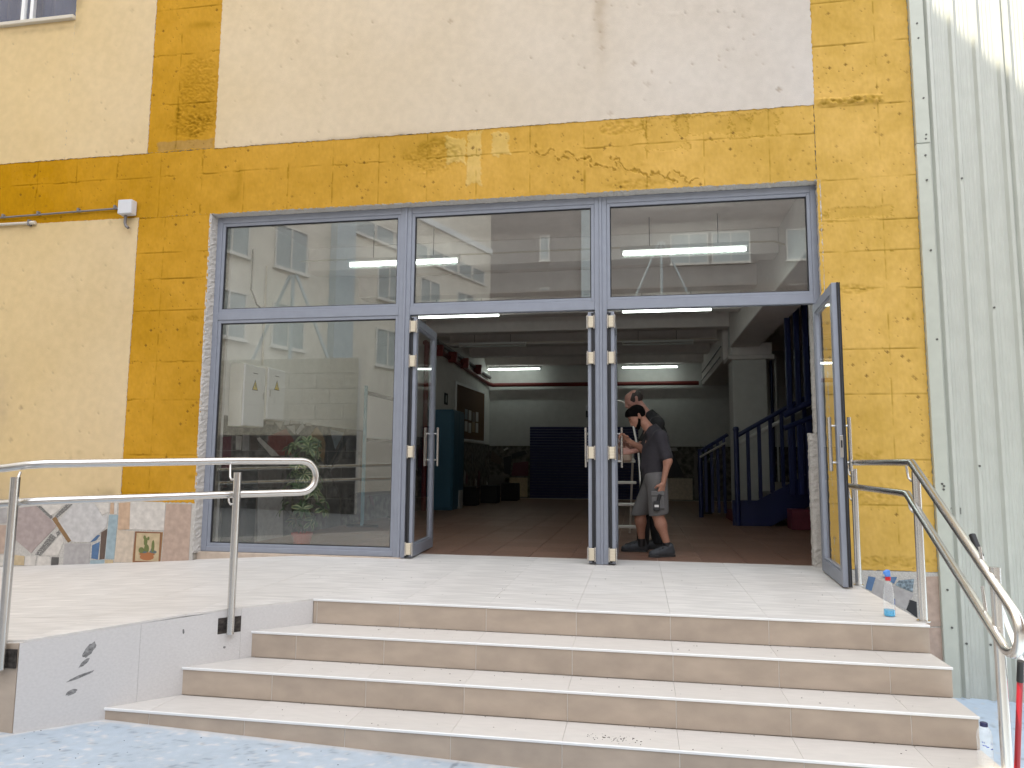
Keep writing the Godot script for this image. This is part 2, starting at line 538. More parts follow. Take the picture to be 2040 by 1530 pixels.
	mat("cactus_blue", lin(0.10, 0.13, 0.13), 0.5)
	mat("cactus_pot", lin(0.34, 0.13, 0.045), 0.5)
	mat("tile_border", lin(0.20, 0.085, 0.04), 0.5)
	mat("grey_plastic", lin(0.60, 0.61, 0.63), 0.5)
	mat("conduit", lin(0.17, 0.16, 0.16), 0.5)
	mat("cream_pvc", lin(0.58, 0.53, 0.44), 0.5)

const DADO := [
	["mauve", [-2.15, 0.43, -1.89, 0.46, -1.70, 0.32, -1.62, 0.24, -1.85, 0.01, -1.91, -0.06, -1.98, -0.01, -2.12, 0.08]],
	["white", [-1.86, 0.47, -1.52, 0.49, -1.65, 0.38, -1.70, 0.36]],
	["deco", [-1.89, 0.46, -1.83, 0.46, -1.67, 0.34, -1.70, 0.32]],
	["deco", [-1.51, 0.49, -1.43, 0.49, -1.62, 0.33, -1.65, 0.35]],
	["brown", [-1.68, 0.32, -1.64, 0.35, -1.42, 0.09, -1.46, 0.07]],
	["deco", [-1.68, 0.16, -1.61, 0.12, -1.79, -0.08, -1.86, -0.07]],
	["deco", [-1.62, 0.17, -1.58, 0.20, -1.56, 0.17, -1.60, 0.13]],
	["pale", [-1.43, 0.49, -1.17, 0.50, -1.06, 0.36, -0.99, 0.39, -1.00, 0.25, -1.19, 0.08, -1.41, 0.08, -1.60, 0.30]],
	["white", [-1.16, 0.50, -0.98, 0.51, -0.98, 0.41, -1.06, 0.38]],
	["grey", [-1.50, 0.06, -1.18, 0.07, -1.18, -0.15, -1.50, -0.17]],
	["white", [-1.77, -0.08, -1.55, 0.16, -1.51, 0.08, -1.57, -0.07]],
	["dark", [-1.65, -0.09, -1.56, -0.09, -1.56, -0.17, -1.65, -0.18]],
	["white", [-1.82, -0.09, -1.67, -0.09, -1.66, -0.18, -1.83, -0.19]],
	["blue", [-1.16, 0.05, -1.07, 0.09, -1.08, -0.10, -1.16, -0.09]],
	["blue", [-1.19, 0.08, -1.11, 0.16, -1.07, 0.16, -1.12, 0.10]],
	["umber", [-1.06, 0.19, -0.99, 0.23, -1.00, -0.09, -1.06, -0.10]],
	["sky", [-0.98, 0.38, -0.87, 0.38, -0.88, -0.09, -0.99, -0.09]],
	["sky", [-1.17, -0.11, -1.00, -0.10, -1.00, -0.15, -1.17, -0.16]],
	["sand", [-0.99, -0.10, -0.89, -0.10, -0.89, -0.15, -0.99, -0.16]],
	["peach", [-0.97, 0.51, -0.93, 0.51, -0.92, 0.39, -0.97, 0.39]],
	["white", [-0.92, 0.51, -0.88, 0.51, -0.88, 0.39, -0.92, 0.39]],
	["peach", [-0.87, 0.51, -0.73, 0.52, -0.72, 0.23, -0.86, 0.22]],
	["white", [-0.73, 0.52, -0.31, 0.52, -0.31, 0.23, -0.72, 0.23]],
	["rose", [-0.30, 0.51, 0.00, 0.51, 0.00, -0.11, -0.32, -0.12]],
	["cream", [-0.87, 0.22, -0.66, 0.21, -0.66, -0.12, -0.88, -0.12]],
	["picture", [-0.65, 0.21, -0.32, 0.21, -0.33, -0.11, -0.66, -0.12]],
	["cream", [-0.87, -0.13, -0.33, -0.12, -0.34, -0.14, -0.87, -0.15]],
	["grey", [-2.40, 0.44, -2.27, 0.45, -2.25, 0.26, -2.38, 0.25]],
	["rose", [-2.38, 0.24, -2.25, 0.24, -2.25, -0.07, -2.35, -0.08]],
	["sand", [-2.13, -0.08, -1.99, -0.09, -1.99, -0.19, -2.13, -0.19]],
	["white", [-2.35, -0.09, -2.15, -0.09, -2.15, -0.19, -2.34, -0.21]],
	["white", [-1.98, -0.09, -1.84, -0.09, -1.85, -0.19, -1.98, -0.19]],
]
const DADO_RIGHT := [
	["blue", [6.71, -0.01, 6.77, -0.02, 6.73, -0.14, 6.68, -0.12]],
	["grey", [6.78, -0.03, 7.08, -0.15, 7.01, -0.29, 6.73, -0.17]],
	["blue", [6.82, -0.01, 6.95, -0.01, 6.92, -0.07]],
	["marble", [6.96, -0.04, 7.09, -0.02, 7.07, -0.14, 6.93, -0.08]],
	["black", [7.04, -0.20, 7.10, -0.22, 7.10, -0.36, 7.01, -0.29]],
	["rose", [7.17, 0.00, 7.31, 0.01, 7.30, -0.42, 7.17, -0.43]],
	["rose", [7.17, -0.44, 7.31, -0.43, 7.31, -0.71, 7.16, -0.71]],
]
const INNER := [
	["red", [-1.21, 1.28, -1.63, 1.39, -1.83, 1.26, -1.79, 1.05, -1.48, 1.04, -1.21, 1.18]],
	["white", [-0.95, 1.24, -1.02, 1.26, -1.50, 1.04, -1.31, 1.03]],
	["maroon", [-0.28, 1.24, -0.43, 1.25, -0.44, 1.02, -0.29, 1.01]],
	["maroon", [-0.28, 0.94, -0.42, 0.95, -0.38, 0.68, -0.29, 0.69]],
	["white", [-1.35, 1.46, -1.57, 1.50, -1.48, 1.38]],
	["ochre", [-2.25, 1.29, -2.46, 1.46, -2.64, 1.36, -2.76, 1.22, -2.71, 0.95, -2.45, 1.06]],
	["black", [-2.75, 1.34, -2.88, 1.39, -3.09, 1.11, -2.80, 0.87, -2.73, 1.17]],
	["slate", [-2.89, 1.44, -3.35, 1.41, -3.07, 1.15]],
	["black", [-3.12, 1.08, -3.35, 1.37, -3.57, 1.38, -2.89, 0.85]],
	["grey", [-0.66, 1.28, -0.78, 1.29, -0.80, 1.10, -0.67, 1.09]],
	["umber", [-0.81, 1.28, -0.90, 1.29, -0.98, 1.22, -0.98, 1.10, -0.82, 1.10]],
	["white", [-0.53, 1.26, -0.64, 1.26, -0.64, 1.10, -0.54, 1.10]],
	["pale", [-1.04, 0.54, -1.61, 0.53, -1.66, -0.03, -1.08, 0.00]],
	["dark", [-0.25, 0.89, -1.00, 0.87, -1.01, 0.66, -0.27, 0.69]],
	["white", [-1.14, 1.49, -1.33, 1.48, -1.32, 1.43, -1.15, 1.42]],
	["pale", [-1.58, 1.50, -1.71, 1.50, -1.70, 1.45, -1.58, 1.44]],
	["white", [-1.73, 1.51, -1.99, 1.51, -1.99, 1.48, -1.73, 1.46]],
	["pale", [-1.89, 1.36, -2.06, 1.50, -2.11, 1.44, -1.94, 1.33]],
	["pale", [-1.64, 1.42, -1.85, 1.45, -1.87, 1.33]],
	["white", [-2.15, 1.50, -2.30, 1.51, -2.30, 1.46, -2.15, 1.46]],
	["stone", [-1.02, 0.88, -1.25, 1.00, -1.58, 0.88, -1.54, 0.63, -1.04, 0.66]],
	["stone", [-2.93, 0.82, -3.24, 1.01, -3.97, 1.02, -4.01, 0.48, -3.33, 0.41]],
	["dark", [-2.82, 0.43, -3.25, 0.41, -3.32, 0.04, -2.88, 0.01]],
	["dark", [-3.40, 1.48, -3.98, 1.45, -4.01, 1.13, -3.47, 1.12]],
]

# ---------------------------------------------------------------- ground and deck heights
func ground_y(x: float, z: float) -> float:
	return -0.525 - 0.033 * clampf(x, -6.0, 12.0) - 0.24 * smoothstep(5.6, 7.3, x) + 0.0 * z
func deck_y(x: float, z: float) -> float:
	return -0.062 * maxf(0.0, 1.2 + 0.26 * z - x)
func wall_x(z: float) -> float:
	return 0.06 + 0.044 * absf(z)

# ---------------------------------------------------------------- weathered wall panels: real relief on a fine grid
var low := FastNoiseLite.new()
var mid := FastNoiseLite.new()
var high := FastNoiseLite.new()
func panel(called: String, parent: Node3D, kind: String, x0: float, y0: float, x1: float, y1: float, step: float, z0: float, rows: Array, columns: Array, marks: Array, sd: int, ragged := 0.0) -> MeshInstance3D:
	var nx := int(ceil((x1 - x0) / step)) + 1
	var ny := int(ceil((y1 - y0) / step)) + 1
	var dx := (x1 - x0) / (nx - 1)
	var dy := (y1 - y0) / (ny - 1)
	var H := PackedFloat32Array()
	var C := PackedColorArray()
	H.resize(nx * ny)
	C.resize(nx * ny)
	var concrete := kind == "concrete"
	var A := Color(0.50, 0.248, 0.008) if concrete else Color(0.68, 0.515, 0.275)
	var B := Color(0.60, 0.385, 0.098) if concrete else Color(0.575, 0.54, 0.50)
	for j in ny:
		var y := y0 + dy * j
		for i in nx:
			var x := x0 + dx * i
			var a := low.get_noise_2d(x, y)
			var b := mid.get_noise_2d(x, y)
			var light_shift := clampf((x + 2.2) / 9.0 + a * 0.06, 0.0, 1.0)  # uneven light and lens haze along the facade, put into the wall colour
			var col := A.lerp(B, light_shift)
			var h := 0.0
			var mul := 1.0
			if concrete:
				var g := high.get_noise_2d(x, y * 0.35)
				h = 0.006 * a + 0.0022 * b + 0.0010 * g
				mul = 1.0 + 0.13 * a + 0.09 * b + 0.05 * g
				for r: float in rows:
					var w := absf(y - r - 0.006 * b - 0.004 * a)
					if w < 0.014:
						var k := clampf(0.55 + 1.3 * mid.get_noise_2d(x * 0.6 + 40.0, r * 7.0), 0.0, 1.0)
						h += (0.0025 if y > r else -0.001) * k
						if w < 0.0055:
							h -= 0.006 * k
							mul *= 1.0 - 0.34 * k
				for r: float in columns:
					var w := absf(x - r - 0.004 * b)
					if w < 0.006:
						var k := clampf(0.35 + 1.6 * mid.get_noise_2d(r * 9.0 + 11.0, y * 1.3), 0.0, 1.0)
						h -= 0.004 * k
						mul *= 1.0 - 0.33 * k
			else:
				h = 0.004 * a + 0.0006 * b
				mul = 1.0 + 0.05 * a + 0.02 * b
			for mk in marks:
				var u: float = (x - float(mk[1])) / float(mk[3])
				var v: float = (y - float(mk[2])) / float(mk[4])
				if absf(u) > 1.5 or absf(v) > 1.5:
					continue
				match mk[0]:
					"rough":
						var w := clampf((1.0 - u * u - v * v) * 2.0 + b * 1.6, 0.0, 1.0)
						if w > 0.0:
							var g := high.get_noise_2d(x * 0.6, y * 0.9) + 0.7 * mid.get_noise_2d(x * 2.4, y * 4.0)
							h += w * (0.0065 * g - 0.003)
							mul *= 1.0 - w * (0.10 - 0.16 * g)
					"flake", "sunk":
						var e := 1.0 - maxf(absf(u), absf(v)) + 0.34 * mid.get_noise_2d(x * 1.7 + 5.0, y * 1.2) + 0.16 * mid.get_noise_2d(x * 6.0, y * 6.0)
						if e > 0.0:
							var up := 1.0 if mk[0] == "flake" else -1.0
							h += up * 0.005 * minf(1.0, e * 14.0)
							if mk[0] == "flake":
								col = col.lerp(Color(0.60, 0.415, 0.13), 0.85)
							else:
								mul *= 0.93 if e > 0.05 else 0.72  # rim darkened: the edge shadow of the recess is put into the colour
					"ridge":
						var w := clampf((1.0 - absf(u)) * 6.0, 0.0, 1.0) * clampf((1.0 - absf(v + b * 0.5)) * 2.0, 0.0, 1.0)
						var g := high.get_noise_2d(x * 0.5, y * 0.7) + 0.8 * mid.get_noise_2d(x * 2.5, y * 5.0)
						h += w * (0.020 + 0.022 * g)
						mul *= 1.0 - w * (0.20 - 0.3 * g)
					"stain":
						var w := clampf(exp(-2.2 * (u * u + v * v)) * (0.8 + 1.1 * b), 0.0, 1.0)
						mul *= 1.0 - 0.28 * w
					"soil":
						var w := clampf(exp(-2.2 * (u * u + v * v)) * (0.9 + 0.8 * b), 0.0, 1.0)
						col = col.lerp(Color(0.40, 0.31, 0.21), 0.5 * w)
					"primer":
						var w := clampf((1.0 - maxf(absf(u), absf(v))) * 8.0 + b * 3.0, 0.0, 1.0)
						col = col.lerp(Color(0.37, 0.235, 0.085), 0.7 * w)
					"crack":
						# from (1,2) to (3,4) given as centre and half size: a wandering diagonal
						var t := v - u * signf(float(mk[5])) + 0.5 * mid.get_noise_2d(x * 1.3, y * 1.3)
						if absf(t) < 0.035 and absf(u) < 1.0:
							h -= 0.007
							mul *= 0.74
						elif absf(t) < 0.22 and absf(u) < 1.0:
							h += 0.006 * (1.0 - absf(t) / 0.22)
			H[j * nx + i] = h
			C[j * nx + i] = Color(col.r * mul, col.g * mul, col.b * mul * (mul if concrete else 1.0))
	var rng := RandomNumberGenerator.new()
	rng.seed = sd
	# blow holes in the concrete, small knocks in the render
	var area := (x1 - x0) * (y1 - y0)
	for k in int(area * (75.0 if concrete else 11.0)):
		var i := rng.randi_range(2, nx - 3)
		var j := rng.randi_range(2, ny - 3)
		if low.get_noise_2d(i * dx * 3.0 + 9.0, j * dy * 3.0) < -0.12:
			continue
		var deep := rng.randf_range(0.3, 1.0)
		var reach := 1 if rng.randf() < 0.16 else 0
		for q in range(-reach, reach + 1):
			for p in range(-reach, reach + 1):
				if absi(p) + absi(q) > 1:
					continue
				var at := (j + q) * nx + i + p
				H[at] -= 0.006 * deep
				C[at] = C[at].lerp(Color(0.10, 0.05, 0.015) if concrete else Color(0.30, 0.22, 0.15), (0.75 if concrete else 0.5) * deep)
	var V := PackedVector3Array()
	var N := PackedVector3Array()
	var I := PackedInt32Array()
	for j in ny:
		for i in nx:
			var x := x0 + dx * i
			var y := y0 + dy * j
			if ragged > 0.0:
				if i == 0: x += ragged * high.get_noise_2d(3.0, y * 0.8)
				if i == nx - 1: x += ragged * high.get_noise_2d(8.0, y * 0.8)
				if j == 0: y += ragged * high.get_noise_2d(x * 0.8, 1.0)
				if j == ny - 1: y += ragged * high.get_noise_2d(x * 0.8, 6.0)
			V.append(Vector3(x, y, z0 + H[j * nx + i]))
			var gx := (H[j * nx + mini(i + 1, nx - 1)] - H[j * nx + maxi(i - 1, 0)]) / (2.0 * dx)
			var gy := (H[mini(j + 1, ny - 1) * nx + i] - H[maxi(j - 1, 0) * nx + i]) / (2.0 * dy)
			N.append(Vector3(-gx, -gy, 1).normalized())
	for j in ny - 1:
		for i in nx - 1:
			var a := j * nx + i
			for q in [a, a + nx, a + 1, a + 1, a + nx, a + nx + 1]:
				I.append(q)
	# the edges of the coat, down to the wall behind
	var ring: Array = []
	for i in nx: ring.append([i, Vector3.DOWN])
	for j in ny: ring.append([j * nx + nx - 1, Vector3.RIGHT])
	for i in nx: ring.append([(ny - 1) * nx + nx - 1 - i, Vector3.UP])
	for j in ny: ring.append([(ny - 1 - j) * nx, Vector3.LEFT])
	for k in ring.size():
		var p = ring[k]
		var q = ring[(k + 1) % ring.size()]
		if p[0] == q[0] or p[1] != q[1]:
			continue
		var a := V.size()
		var back := Vector3(0, 0, -0.05)
		for w in [V[p[0]], V[q[0]], V[q[0]] + back, V[p[0]] + back]:
			V.append(w)
			N.append(p[1])
			C.append(Color(0.50, 0.44, 0.36) if concrete else Color(0.62, 0.57, 0.50))
		for w in [a, a + 1, a + 2, a, a + 2, a + 3]:
			I.append(w)
	var arr := []
	arr.resize(Mesh.ARRAY_MAX)
	arr[Mesh.ARRAY_VERTEX] = V; arr[Mesh.ARRAY_NORMAL] = N; arr[Mesh.ARRAY_COLOR] = C; arr[Mesh.ARRAY_INDEX] = I
	var m := ArrayMesh.new()
	m.add_surface_from_arrays(Mesh.PRIMITIVE_TRIANGLES, arr)
	return put(called, m, M["concrete" if concrete else "plaster"], parent)

func rough_strip(m: MB, a: Vector3, b: Vector3, prof: Array, amp: float, rng: RandomNumberGenerator) -> void:
	var n := int((b - a).length() / 0.022)
	var rows: Array = []
	for i in n + 1:
		var row: Array = []
		for k in prof.size():
			row.append(a.lerp(b, float(i) / n) + prof[k] + Vector3(rng.randf_range(-1, 1), rng.randf_range(-1, 1), rng.randf_range(-1, 1)) * amp * (0.5 if k == 0 or k == prof.size() - 1 else 1.0))
		rows.append(row)
	var mid_ := (a + b) * 0.5
	for i in n:
		for k in prof.size() - 1:
			m.quad(rows[i][k], rows[i + 1][k], rows[i + 1][k + 1], rows[i][k + 1], Vector3(3.2, 1.8, 4.0) - rows[i][k])

func wall_tiles(parent: Node3D, rows: Array, xf: Transform3D, h: float) -> void:
	for r in rows:
		var p := pts(r[1])
		var m := MB.new()
		m.prism(p, xf, h, minf(0.0015, h * 0.4))
		put("tile", m.mesh(), M["tile_" + r[0]], parent)

# ---------------------------------------------------------------- the facade
func facade() -> void:
	var f := thing("school_building", "school facade of cream render and peeling mustard concrete frame round the entrance", "building")
	var core := MB.new()
	core.ab(Vector3(-3.6, -1.2, -0.30), Vector3(0.045, 3.72, 0.074))
	core.ab(Vector3(6.425, -1.2, -0.30), Vector3(7.28, 3.70, 0.074))
	core.ab(Vector3(-1.87, 3.72, -0.30), Vector3(0.045, 7.2, 0.074))
	core.ab(Vector3(-3.6, 3.72, -0.30), Vector3(-1.87, 6.2, 0.074))
	core.ab(Vector3(0.045, 3.70, -0.30), Vector3(7.28, 7.2, 0.074))
	core.ab(Vector3(-9.0, 7.2, -9.0), Vector3(7.28, 11.5, 0.10))
	core.ab(Vector3(-3.6, 6.2, -0.9), Vector3(-1.87, 7.2, -0.8))
	put("wall_core", core.mesh(), M["core"], f)
	put("rendered_wall", bx(Vector3(-9.0, -1.2, -0.30), Vector3(-3.4, 7.2, 0.106)), M["cream_core"], f)
	var y_rows := [0.02, 0.62, 1.03, 1.63, 2.05, 2.62, 2.98, 3.28, 3.69]
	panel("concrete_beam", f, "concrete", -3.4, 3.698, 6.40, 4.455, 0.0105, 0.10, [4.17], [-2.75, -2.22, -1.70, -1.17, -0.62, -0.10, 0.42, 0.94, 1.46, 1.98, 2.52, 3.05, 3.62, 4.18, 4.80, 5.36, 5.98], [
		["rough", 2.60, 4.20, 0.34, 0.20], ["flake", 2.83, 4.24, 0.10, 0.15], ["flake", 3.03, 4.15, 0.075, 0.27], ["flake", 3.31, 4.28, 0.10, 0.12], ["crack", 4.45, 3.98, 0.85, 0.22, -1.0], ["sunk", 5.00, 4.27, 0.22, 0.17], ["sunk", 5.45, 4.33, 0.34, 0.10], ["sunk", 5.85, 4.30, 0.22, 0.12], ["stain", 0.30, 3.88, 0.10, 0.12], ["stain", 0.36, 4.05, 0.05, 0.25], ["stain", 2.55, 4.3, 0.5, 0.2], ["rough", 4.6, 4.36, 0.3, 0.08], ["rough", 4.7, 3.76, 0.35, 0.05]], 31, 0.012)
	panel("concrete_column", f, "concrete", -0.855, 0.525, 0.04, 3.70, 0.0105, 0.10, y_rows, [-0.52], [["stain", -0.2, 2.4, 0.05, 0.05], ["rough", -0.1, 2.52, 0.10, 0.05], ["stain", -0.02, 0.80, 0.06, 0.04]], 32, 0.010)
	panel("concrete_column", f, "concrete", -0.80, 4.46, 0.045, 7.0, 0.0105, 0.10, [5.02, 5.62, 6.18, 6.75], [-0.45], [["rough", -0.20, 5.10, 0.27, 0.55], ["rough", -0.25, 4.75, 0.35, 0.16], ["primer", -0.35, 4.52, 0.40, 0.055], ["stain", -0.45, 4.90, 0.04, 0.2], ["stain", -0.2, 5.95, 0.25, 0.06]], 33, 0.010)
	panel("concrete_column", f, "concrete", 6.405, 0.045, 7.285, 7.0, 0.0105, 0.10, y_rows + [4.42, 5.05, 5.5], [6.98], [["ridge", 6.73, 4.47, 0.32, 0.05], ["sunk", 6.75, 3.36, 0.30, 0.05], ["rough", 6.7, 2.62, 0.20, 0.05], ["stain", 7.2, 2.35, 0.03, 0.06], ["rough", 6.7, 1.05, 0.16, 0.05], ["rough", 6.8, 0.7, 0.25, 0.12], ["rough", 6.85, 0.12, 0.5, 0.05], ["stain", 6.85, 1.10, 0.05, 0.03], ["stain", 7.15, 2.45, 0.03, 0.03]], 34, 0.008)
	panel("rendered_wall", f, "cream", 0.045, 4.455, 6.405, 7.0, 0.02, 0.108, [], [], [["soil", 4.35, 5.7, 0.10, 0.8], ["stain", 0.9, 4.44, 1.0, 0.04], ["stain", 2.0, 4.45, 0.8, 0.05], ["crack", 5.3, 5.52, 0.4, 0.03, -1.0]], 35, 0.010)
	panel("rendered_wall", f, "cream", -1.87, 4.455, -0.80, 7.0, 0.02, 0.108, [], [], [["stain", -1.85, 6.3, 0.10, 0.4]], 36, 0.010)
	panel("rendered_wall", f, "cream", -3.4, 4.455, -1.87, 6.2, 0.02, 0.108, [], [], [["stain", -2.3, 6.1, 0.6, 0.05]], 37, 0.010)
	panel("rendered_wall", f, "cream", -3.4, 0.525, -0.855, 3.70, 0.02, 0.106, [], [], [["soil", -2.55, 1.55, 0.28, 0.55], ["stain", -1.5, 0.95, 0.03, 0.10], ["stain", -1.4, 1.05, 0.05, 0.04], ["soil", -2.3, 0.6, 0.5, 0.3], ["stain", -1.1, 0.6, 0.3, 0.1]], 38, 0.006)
	# broken edge of the opening
	var rng := RandomNumberGenerator.new()
	rng.seed = 77
	var edge := MB.new()
	rough_strip(edge, Vector3(0, 0.0, 0), Vector3(0, 3.70, 0), [Vector3(0.028, 0, 0.102), Vector3(0.046, 0, 0.098), Vector3(0.056, 0, 0.06), Vector3(0.060, 0, 0.02), Vector3(0.066, 0, -0.01)], 0.0065, rng)
	rough_strip(edge, Vector3(0.05, 0, 0), Vector3(6.43, 0, 0), [Vector3(0, 3.702, 0.100), Vector3(0, 3.695, 0.094), Vector3(0, 3.690, 0.05), Vector3(0, 3.684, 0.0)], 0.005, rng)
	rough_strip(edge, Vector3(0, 0.0, 0), Vector3(0, 3.70, 0), [Vector3(6.436, 0, 0.102), Vector3(6.428, 0, 0.096), Vector3(6.424, 0, 0.05), Vector3(6.420, 0, 0.005)], 0.006, rng)
	put("broken_edge", edge.mesh(), M["raw_edge"], f).set_meta("kind", "stuff")
	# tile dado left of the opening and below the right column
	var left := put("tile_bed", bx(Vector3(-3.4, -0.75, 0.06), Vector3(0.035, 0.528, 0.1)), M["mortar"], f)
	var flatxy := Transform3D(Basis(), Vector3(0, 0, 0.1))
	wall_tiles(left, DADO, flatxy, 0.0045)
	var mo := MB.new()
	mo.ab(Vector3(-0.628, -0.098, 0.104), Vector3(-0.352, 0.196, 0.1055))
	put("tile_picture_ground", mo.mesh(), M["tile_sand"], left)
	for e in [["cactus_pot", [[-0.49, -0.055, 0.085, 0.035], [-0.49, -0.025, 0.095, 0.02]]], ["cactus_green", [[-0.50, 0.03, 0.03, 0.05], [-0.515, 0.105, 0.022, 0.045], [-0.53, 0.15, 0.014, 0.022], [-0.485, 0.14, 0.013, 0.02], [-0.425, 0.06, 0.017, 0.065], [-0.56, 0.015, 0.032, 0.032]]], ["cactus_blue", [[-0.42, 0.0, 0.045, 0.018], [-0.43, 0.015, 0.02, 0.03], [-0.53, -0.005, 0.04, 0.012]]]]:
		var pm := MB.new()
		for q in e[1]:
			var poly := PackedVector2Array()
			for k in 12:
				poly.append(Vector2(q[0] + cos(TAU * k / 12) * q[2], q[1] + sin(TAU * k / 12) * q[3]))
			pm.prism(poly, Transform3D(Basis(), Vector3(0, 0, 0.1053)), 0.0012 + 0.0004 * e[1].find(q))
		put("painted_cactus", pm.mesh(), M[e[0]], left)
	var pb := MB.new()
	for e in [[-0.648, -0.634, -0.112, 0.205], [-0.346, -0.332, -0.112, 0.205], [-0.634, -0.346, -0.112, -0.100], [-0.634, -0.346, 0.197, 0.209]]:
		pb.ab(Vector3(e[0], e[2], 0.1035), Vector3(e[1], e[3], 0.1068))
	put("tile_picture_border", pb.mesh(), M["tile_border"], left)
	var right := put("tile_bed", bx(Vector3(6.40, -1.15, 0.06), Vector3(7.285, 0.04, 0.1)), M["mortar"], f)
	wall_tiles(right, DADO_RIGHT, flatxy, 0.0045)
	# window at the top left
	var w := put("window", bx(Vector3(-3.6, 6.232, 0.0), Vector3(-1.90, 6.275, 0.05), 0.004), M["white_paint"], f)
	for e in [[-1.925, -1.885, 0.0], [-2.70, -2.655, -0.005], [-2.60, -2.555, -0.03]]:
		put("sash_stile", bx(Vector3(e[0], 6.275, e[2]), Vector3(e[1], 7.2, float(e[2]) + 0.05), 0.004), M["white_paint"], w)
	put("sill", bx(Vector3(-3.6, 6.185, 0.04), Vector3(-1.865, 6.232, 0.155), 0.006), M["cream_pvc"], w)
	put("pane", bx(Vector3(-3.6, 6.27, 0.012), Vector3(-1.925, 7.2, 0.016)), M["glass"], w)
	var cu := MB.new()
	for k in 34:
		var x := -3.55 + k * 0.05
		var a := Vector3(x, 6.25, -0.12 + 0.03 * sin(k * 1.9))
		var b := Vector3(x + 0.05, 6.25, -0.12 + 0.03 * sin((k + 1) * 1.9))
		cu.quad(a, b, b + Vector3(0, 1.0, 0), a + Vector3(0, 1.0, 0), Vector3(0, 0, 1))
	put("curtain", cu.mesh(), M["curtain"], w)

	# conduit, junction box and pipe stub on the left wall
	var j := thing("junction_box", "light grey plastic junction box on the mustard beam above the left wall", "junction box", Vector3(-0.965, 3.80, 0.106))
	put("box", bx(Vector3(-0.085, -0.08, 0), Vector3(0.085, 0.085, 0.09), 0.008), M["grey_plastic"], j)
	put("lid", bx(Vector3(-0.082, -0.077, 0.09), Vector3(0.082, 0.082, 0.10), 0.006), M["grey_plastic"], j)
	put("cable_elbow", tb([Vector3(-0.02, -0.08, 0.04), Vector3(-0.02, -0.17, 0.045), Vector3(0.0, -0.21, 0.05), Vector3(0.035, -0.235, 0.055)], 0.016, 8), M["conduit"], j)
	var cd := thing("wall_conduit", "thin dark conduit running along the mustard beam to the grey junction box", "conduit", Vector3(0, 0, 0))
	put("pipe", tb([Vector3(-3.4, 3.745, 0.125), Vector3(-2.68, 3.785, 0.125), Vector3(-1.05, 3.815, 0.125)], 0.011, 8), M["conduit"], cd)
	for x in [-2.62, -2.15, -1.62, -1.15]:
		put("clip", bx(Vector3(x - 0.012, 3.785 + (x + 2.68) * 0.018, 0.10), Vector3(x + 0.012, 3.825 + (x + 2.68) * 0.018, 0.14), 0.004), M["conduit"], cd)
	var cp := thing("capped_pipe", "short cream plastic pipe capped at its end below the dark conduit", "pipe", Vector3(0, 0, 0))
	put("pipe", tb([Vector3(-3.4, 3.70, 0.13), Vector3(-2.19, 3.70, 0.13)], 0.017, 8), M["cream_pvc"], cp)
	put("end_cap", tb([Vector3(-2.24, 3.70, 0.13), Vector3(-2.17, 3.70, 0.13)], 0.022, 8), M["cream_pvc"], cp)
	put("clip", bx(Vector3(-2.26, 3.665, 0.10), Vector3(-2.235, 3.735, 0.155), 0.004), M["conduit"], cp)

func metal_wall() -> void:
	var t := thing("metal_cladding", "pale green ribbed metal cladding wall beside the mustard column", "cladding")
	var xs := [7.395, 8.06, 8.73, 9.40, 10.07, 10.74, 11.41, 12.08]
	for s in xs.size() - 1:
		var m := MB.new()
		var z := 0.105 + (0.006 if s % 2 == 1 else 0.0)
		var prof: Array = []
		var x0: float = xs[s]
		for r in 4:
			var rx := x0 + 0.065 + r * 0.2
			if rx > float(xs[s + 1]) + 0.05:
				break
			if r > 0:
				# small stiffening ribs in the pan
				for q in [-0.135, -0.10, -0.065]:
					prof += [Vector2(rx + q - 0.012, z), Vector2(rx + q - 0.006, z + 0.0035), Vector2(rx + q + 0.006, z + 0.0035), Vector2(rx + q + 0.012, z)]
			else:
				prof.append(Vector2(x0 - 0.02, z))
			prof += [Vector2(rx - 0.032, z), Vector2(rx - 0.014, z + 0.032), Vector2(rx + 0.014, z + 0.032), Vector2(rx + 0.032, z)]
		for k in prof.size() - 1:
			var a: Vector2 = prof[k]
			var b: Vector2 = prof[k + 1]
			var nn := Vector3(-(b.y - a.y), 0, b.x - a.x)
			m.quad(Vector3(a.x, -1.12, a.y), Vector3(b.x, -1.12, b.y), Vector3(b.x, 9.0, b.y), Vector3(a.x, 9.0, a.y), nn)
		put("sheet", m.mesh(), M["metal_sheet"], t)
	put("backing", bx(Vector3(7.29, -1.3, -0.3), Vector3(12.2, 9.0, 0.085)), M["metal_flash"], t)
	put("flashing", bx(Vector3(7.288, -1.12, 0.086), Vector3(7.405, 3.98, 0.142), 0.004), M["metal_flash"], t)
	put("flashing", bx(Vector3(7.29, 3.984, 0.086), Vector3(7.41, 9.0, 0.146), 0.004), M["metal_flash"], t)
	for p in [[7.35, 5.17], [7.355, 5.02], [7.37, 4.42], [7.37, 4.02], [7.375, 4.06], [7.36, 3.86], [7.36, 3.62], [7.36, 2.95], [7.37, 2.12], [7.345, 0.82], [7.36, 0.80], [7.355, 0.77], [7.34, -0.1], [7.36, -0.42], [7.66, 3.62], [7.66, 0.98], [7.66, -0.55], [7.47, -0.55], [7.86, 2.4]]:
		var m := MB.new()
		var z := 0.142 if p[0] < 7.4 else 0.137
		m.tube([Vector3(p[0], p[1], z), Vector3(p[0], p[1], z + 0.008)], 0.0095, 8)
		put("screw", m.mesh(), M["screw"], t)
	var tx := TextMesh.new()
	tx.text = "YZDI"
	tx.font_size = 16
	tx.pixel_size = 0.0048
	tx.depth = 0.001
	var tm := put("stamped_mark", tx, M["stamp"], t)
	tm.position = Vector3(7.425, 0.585, 0.112)

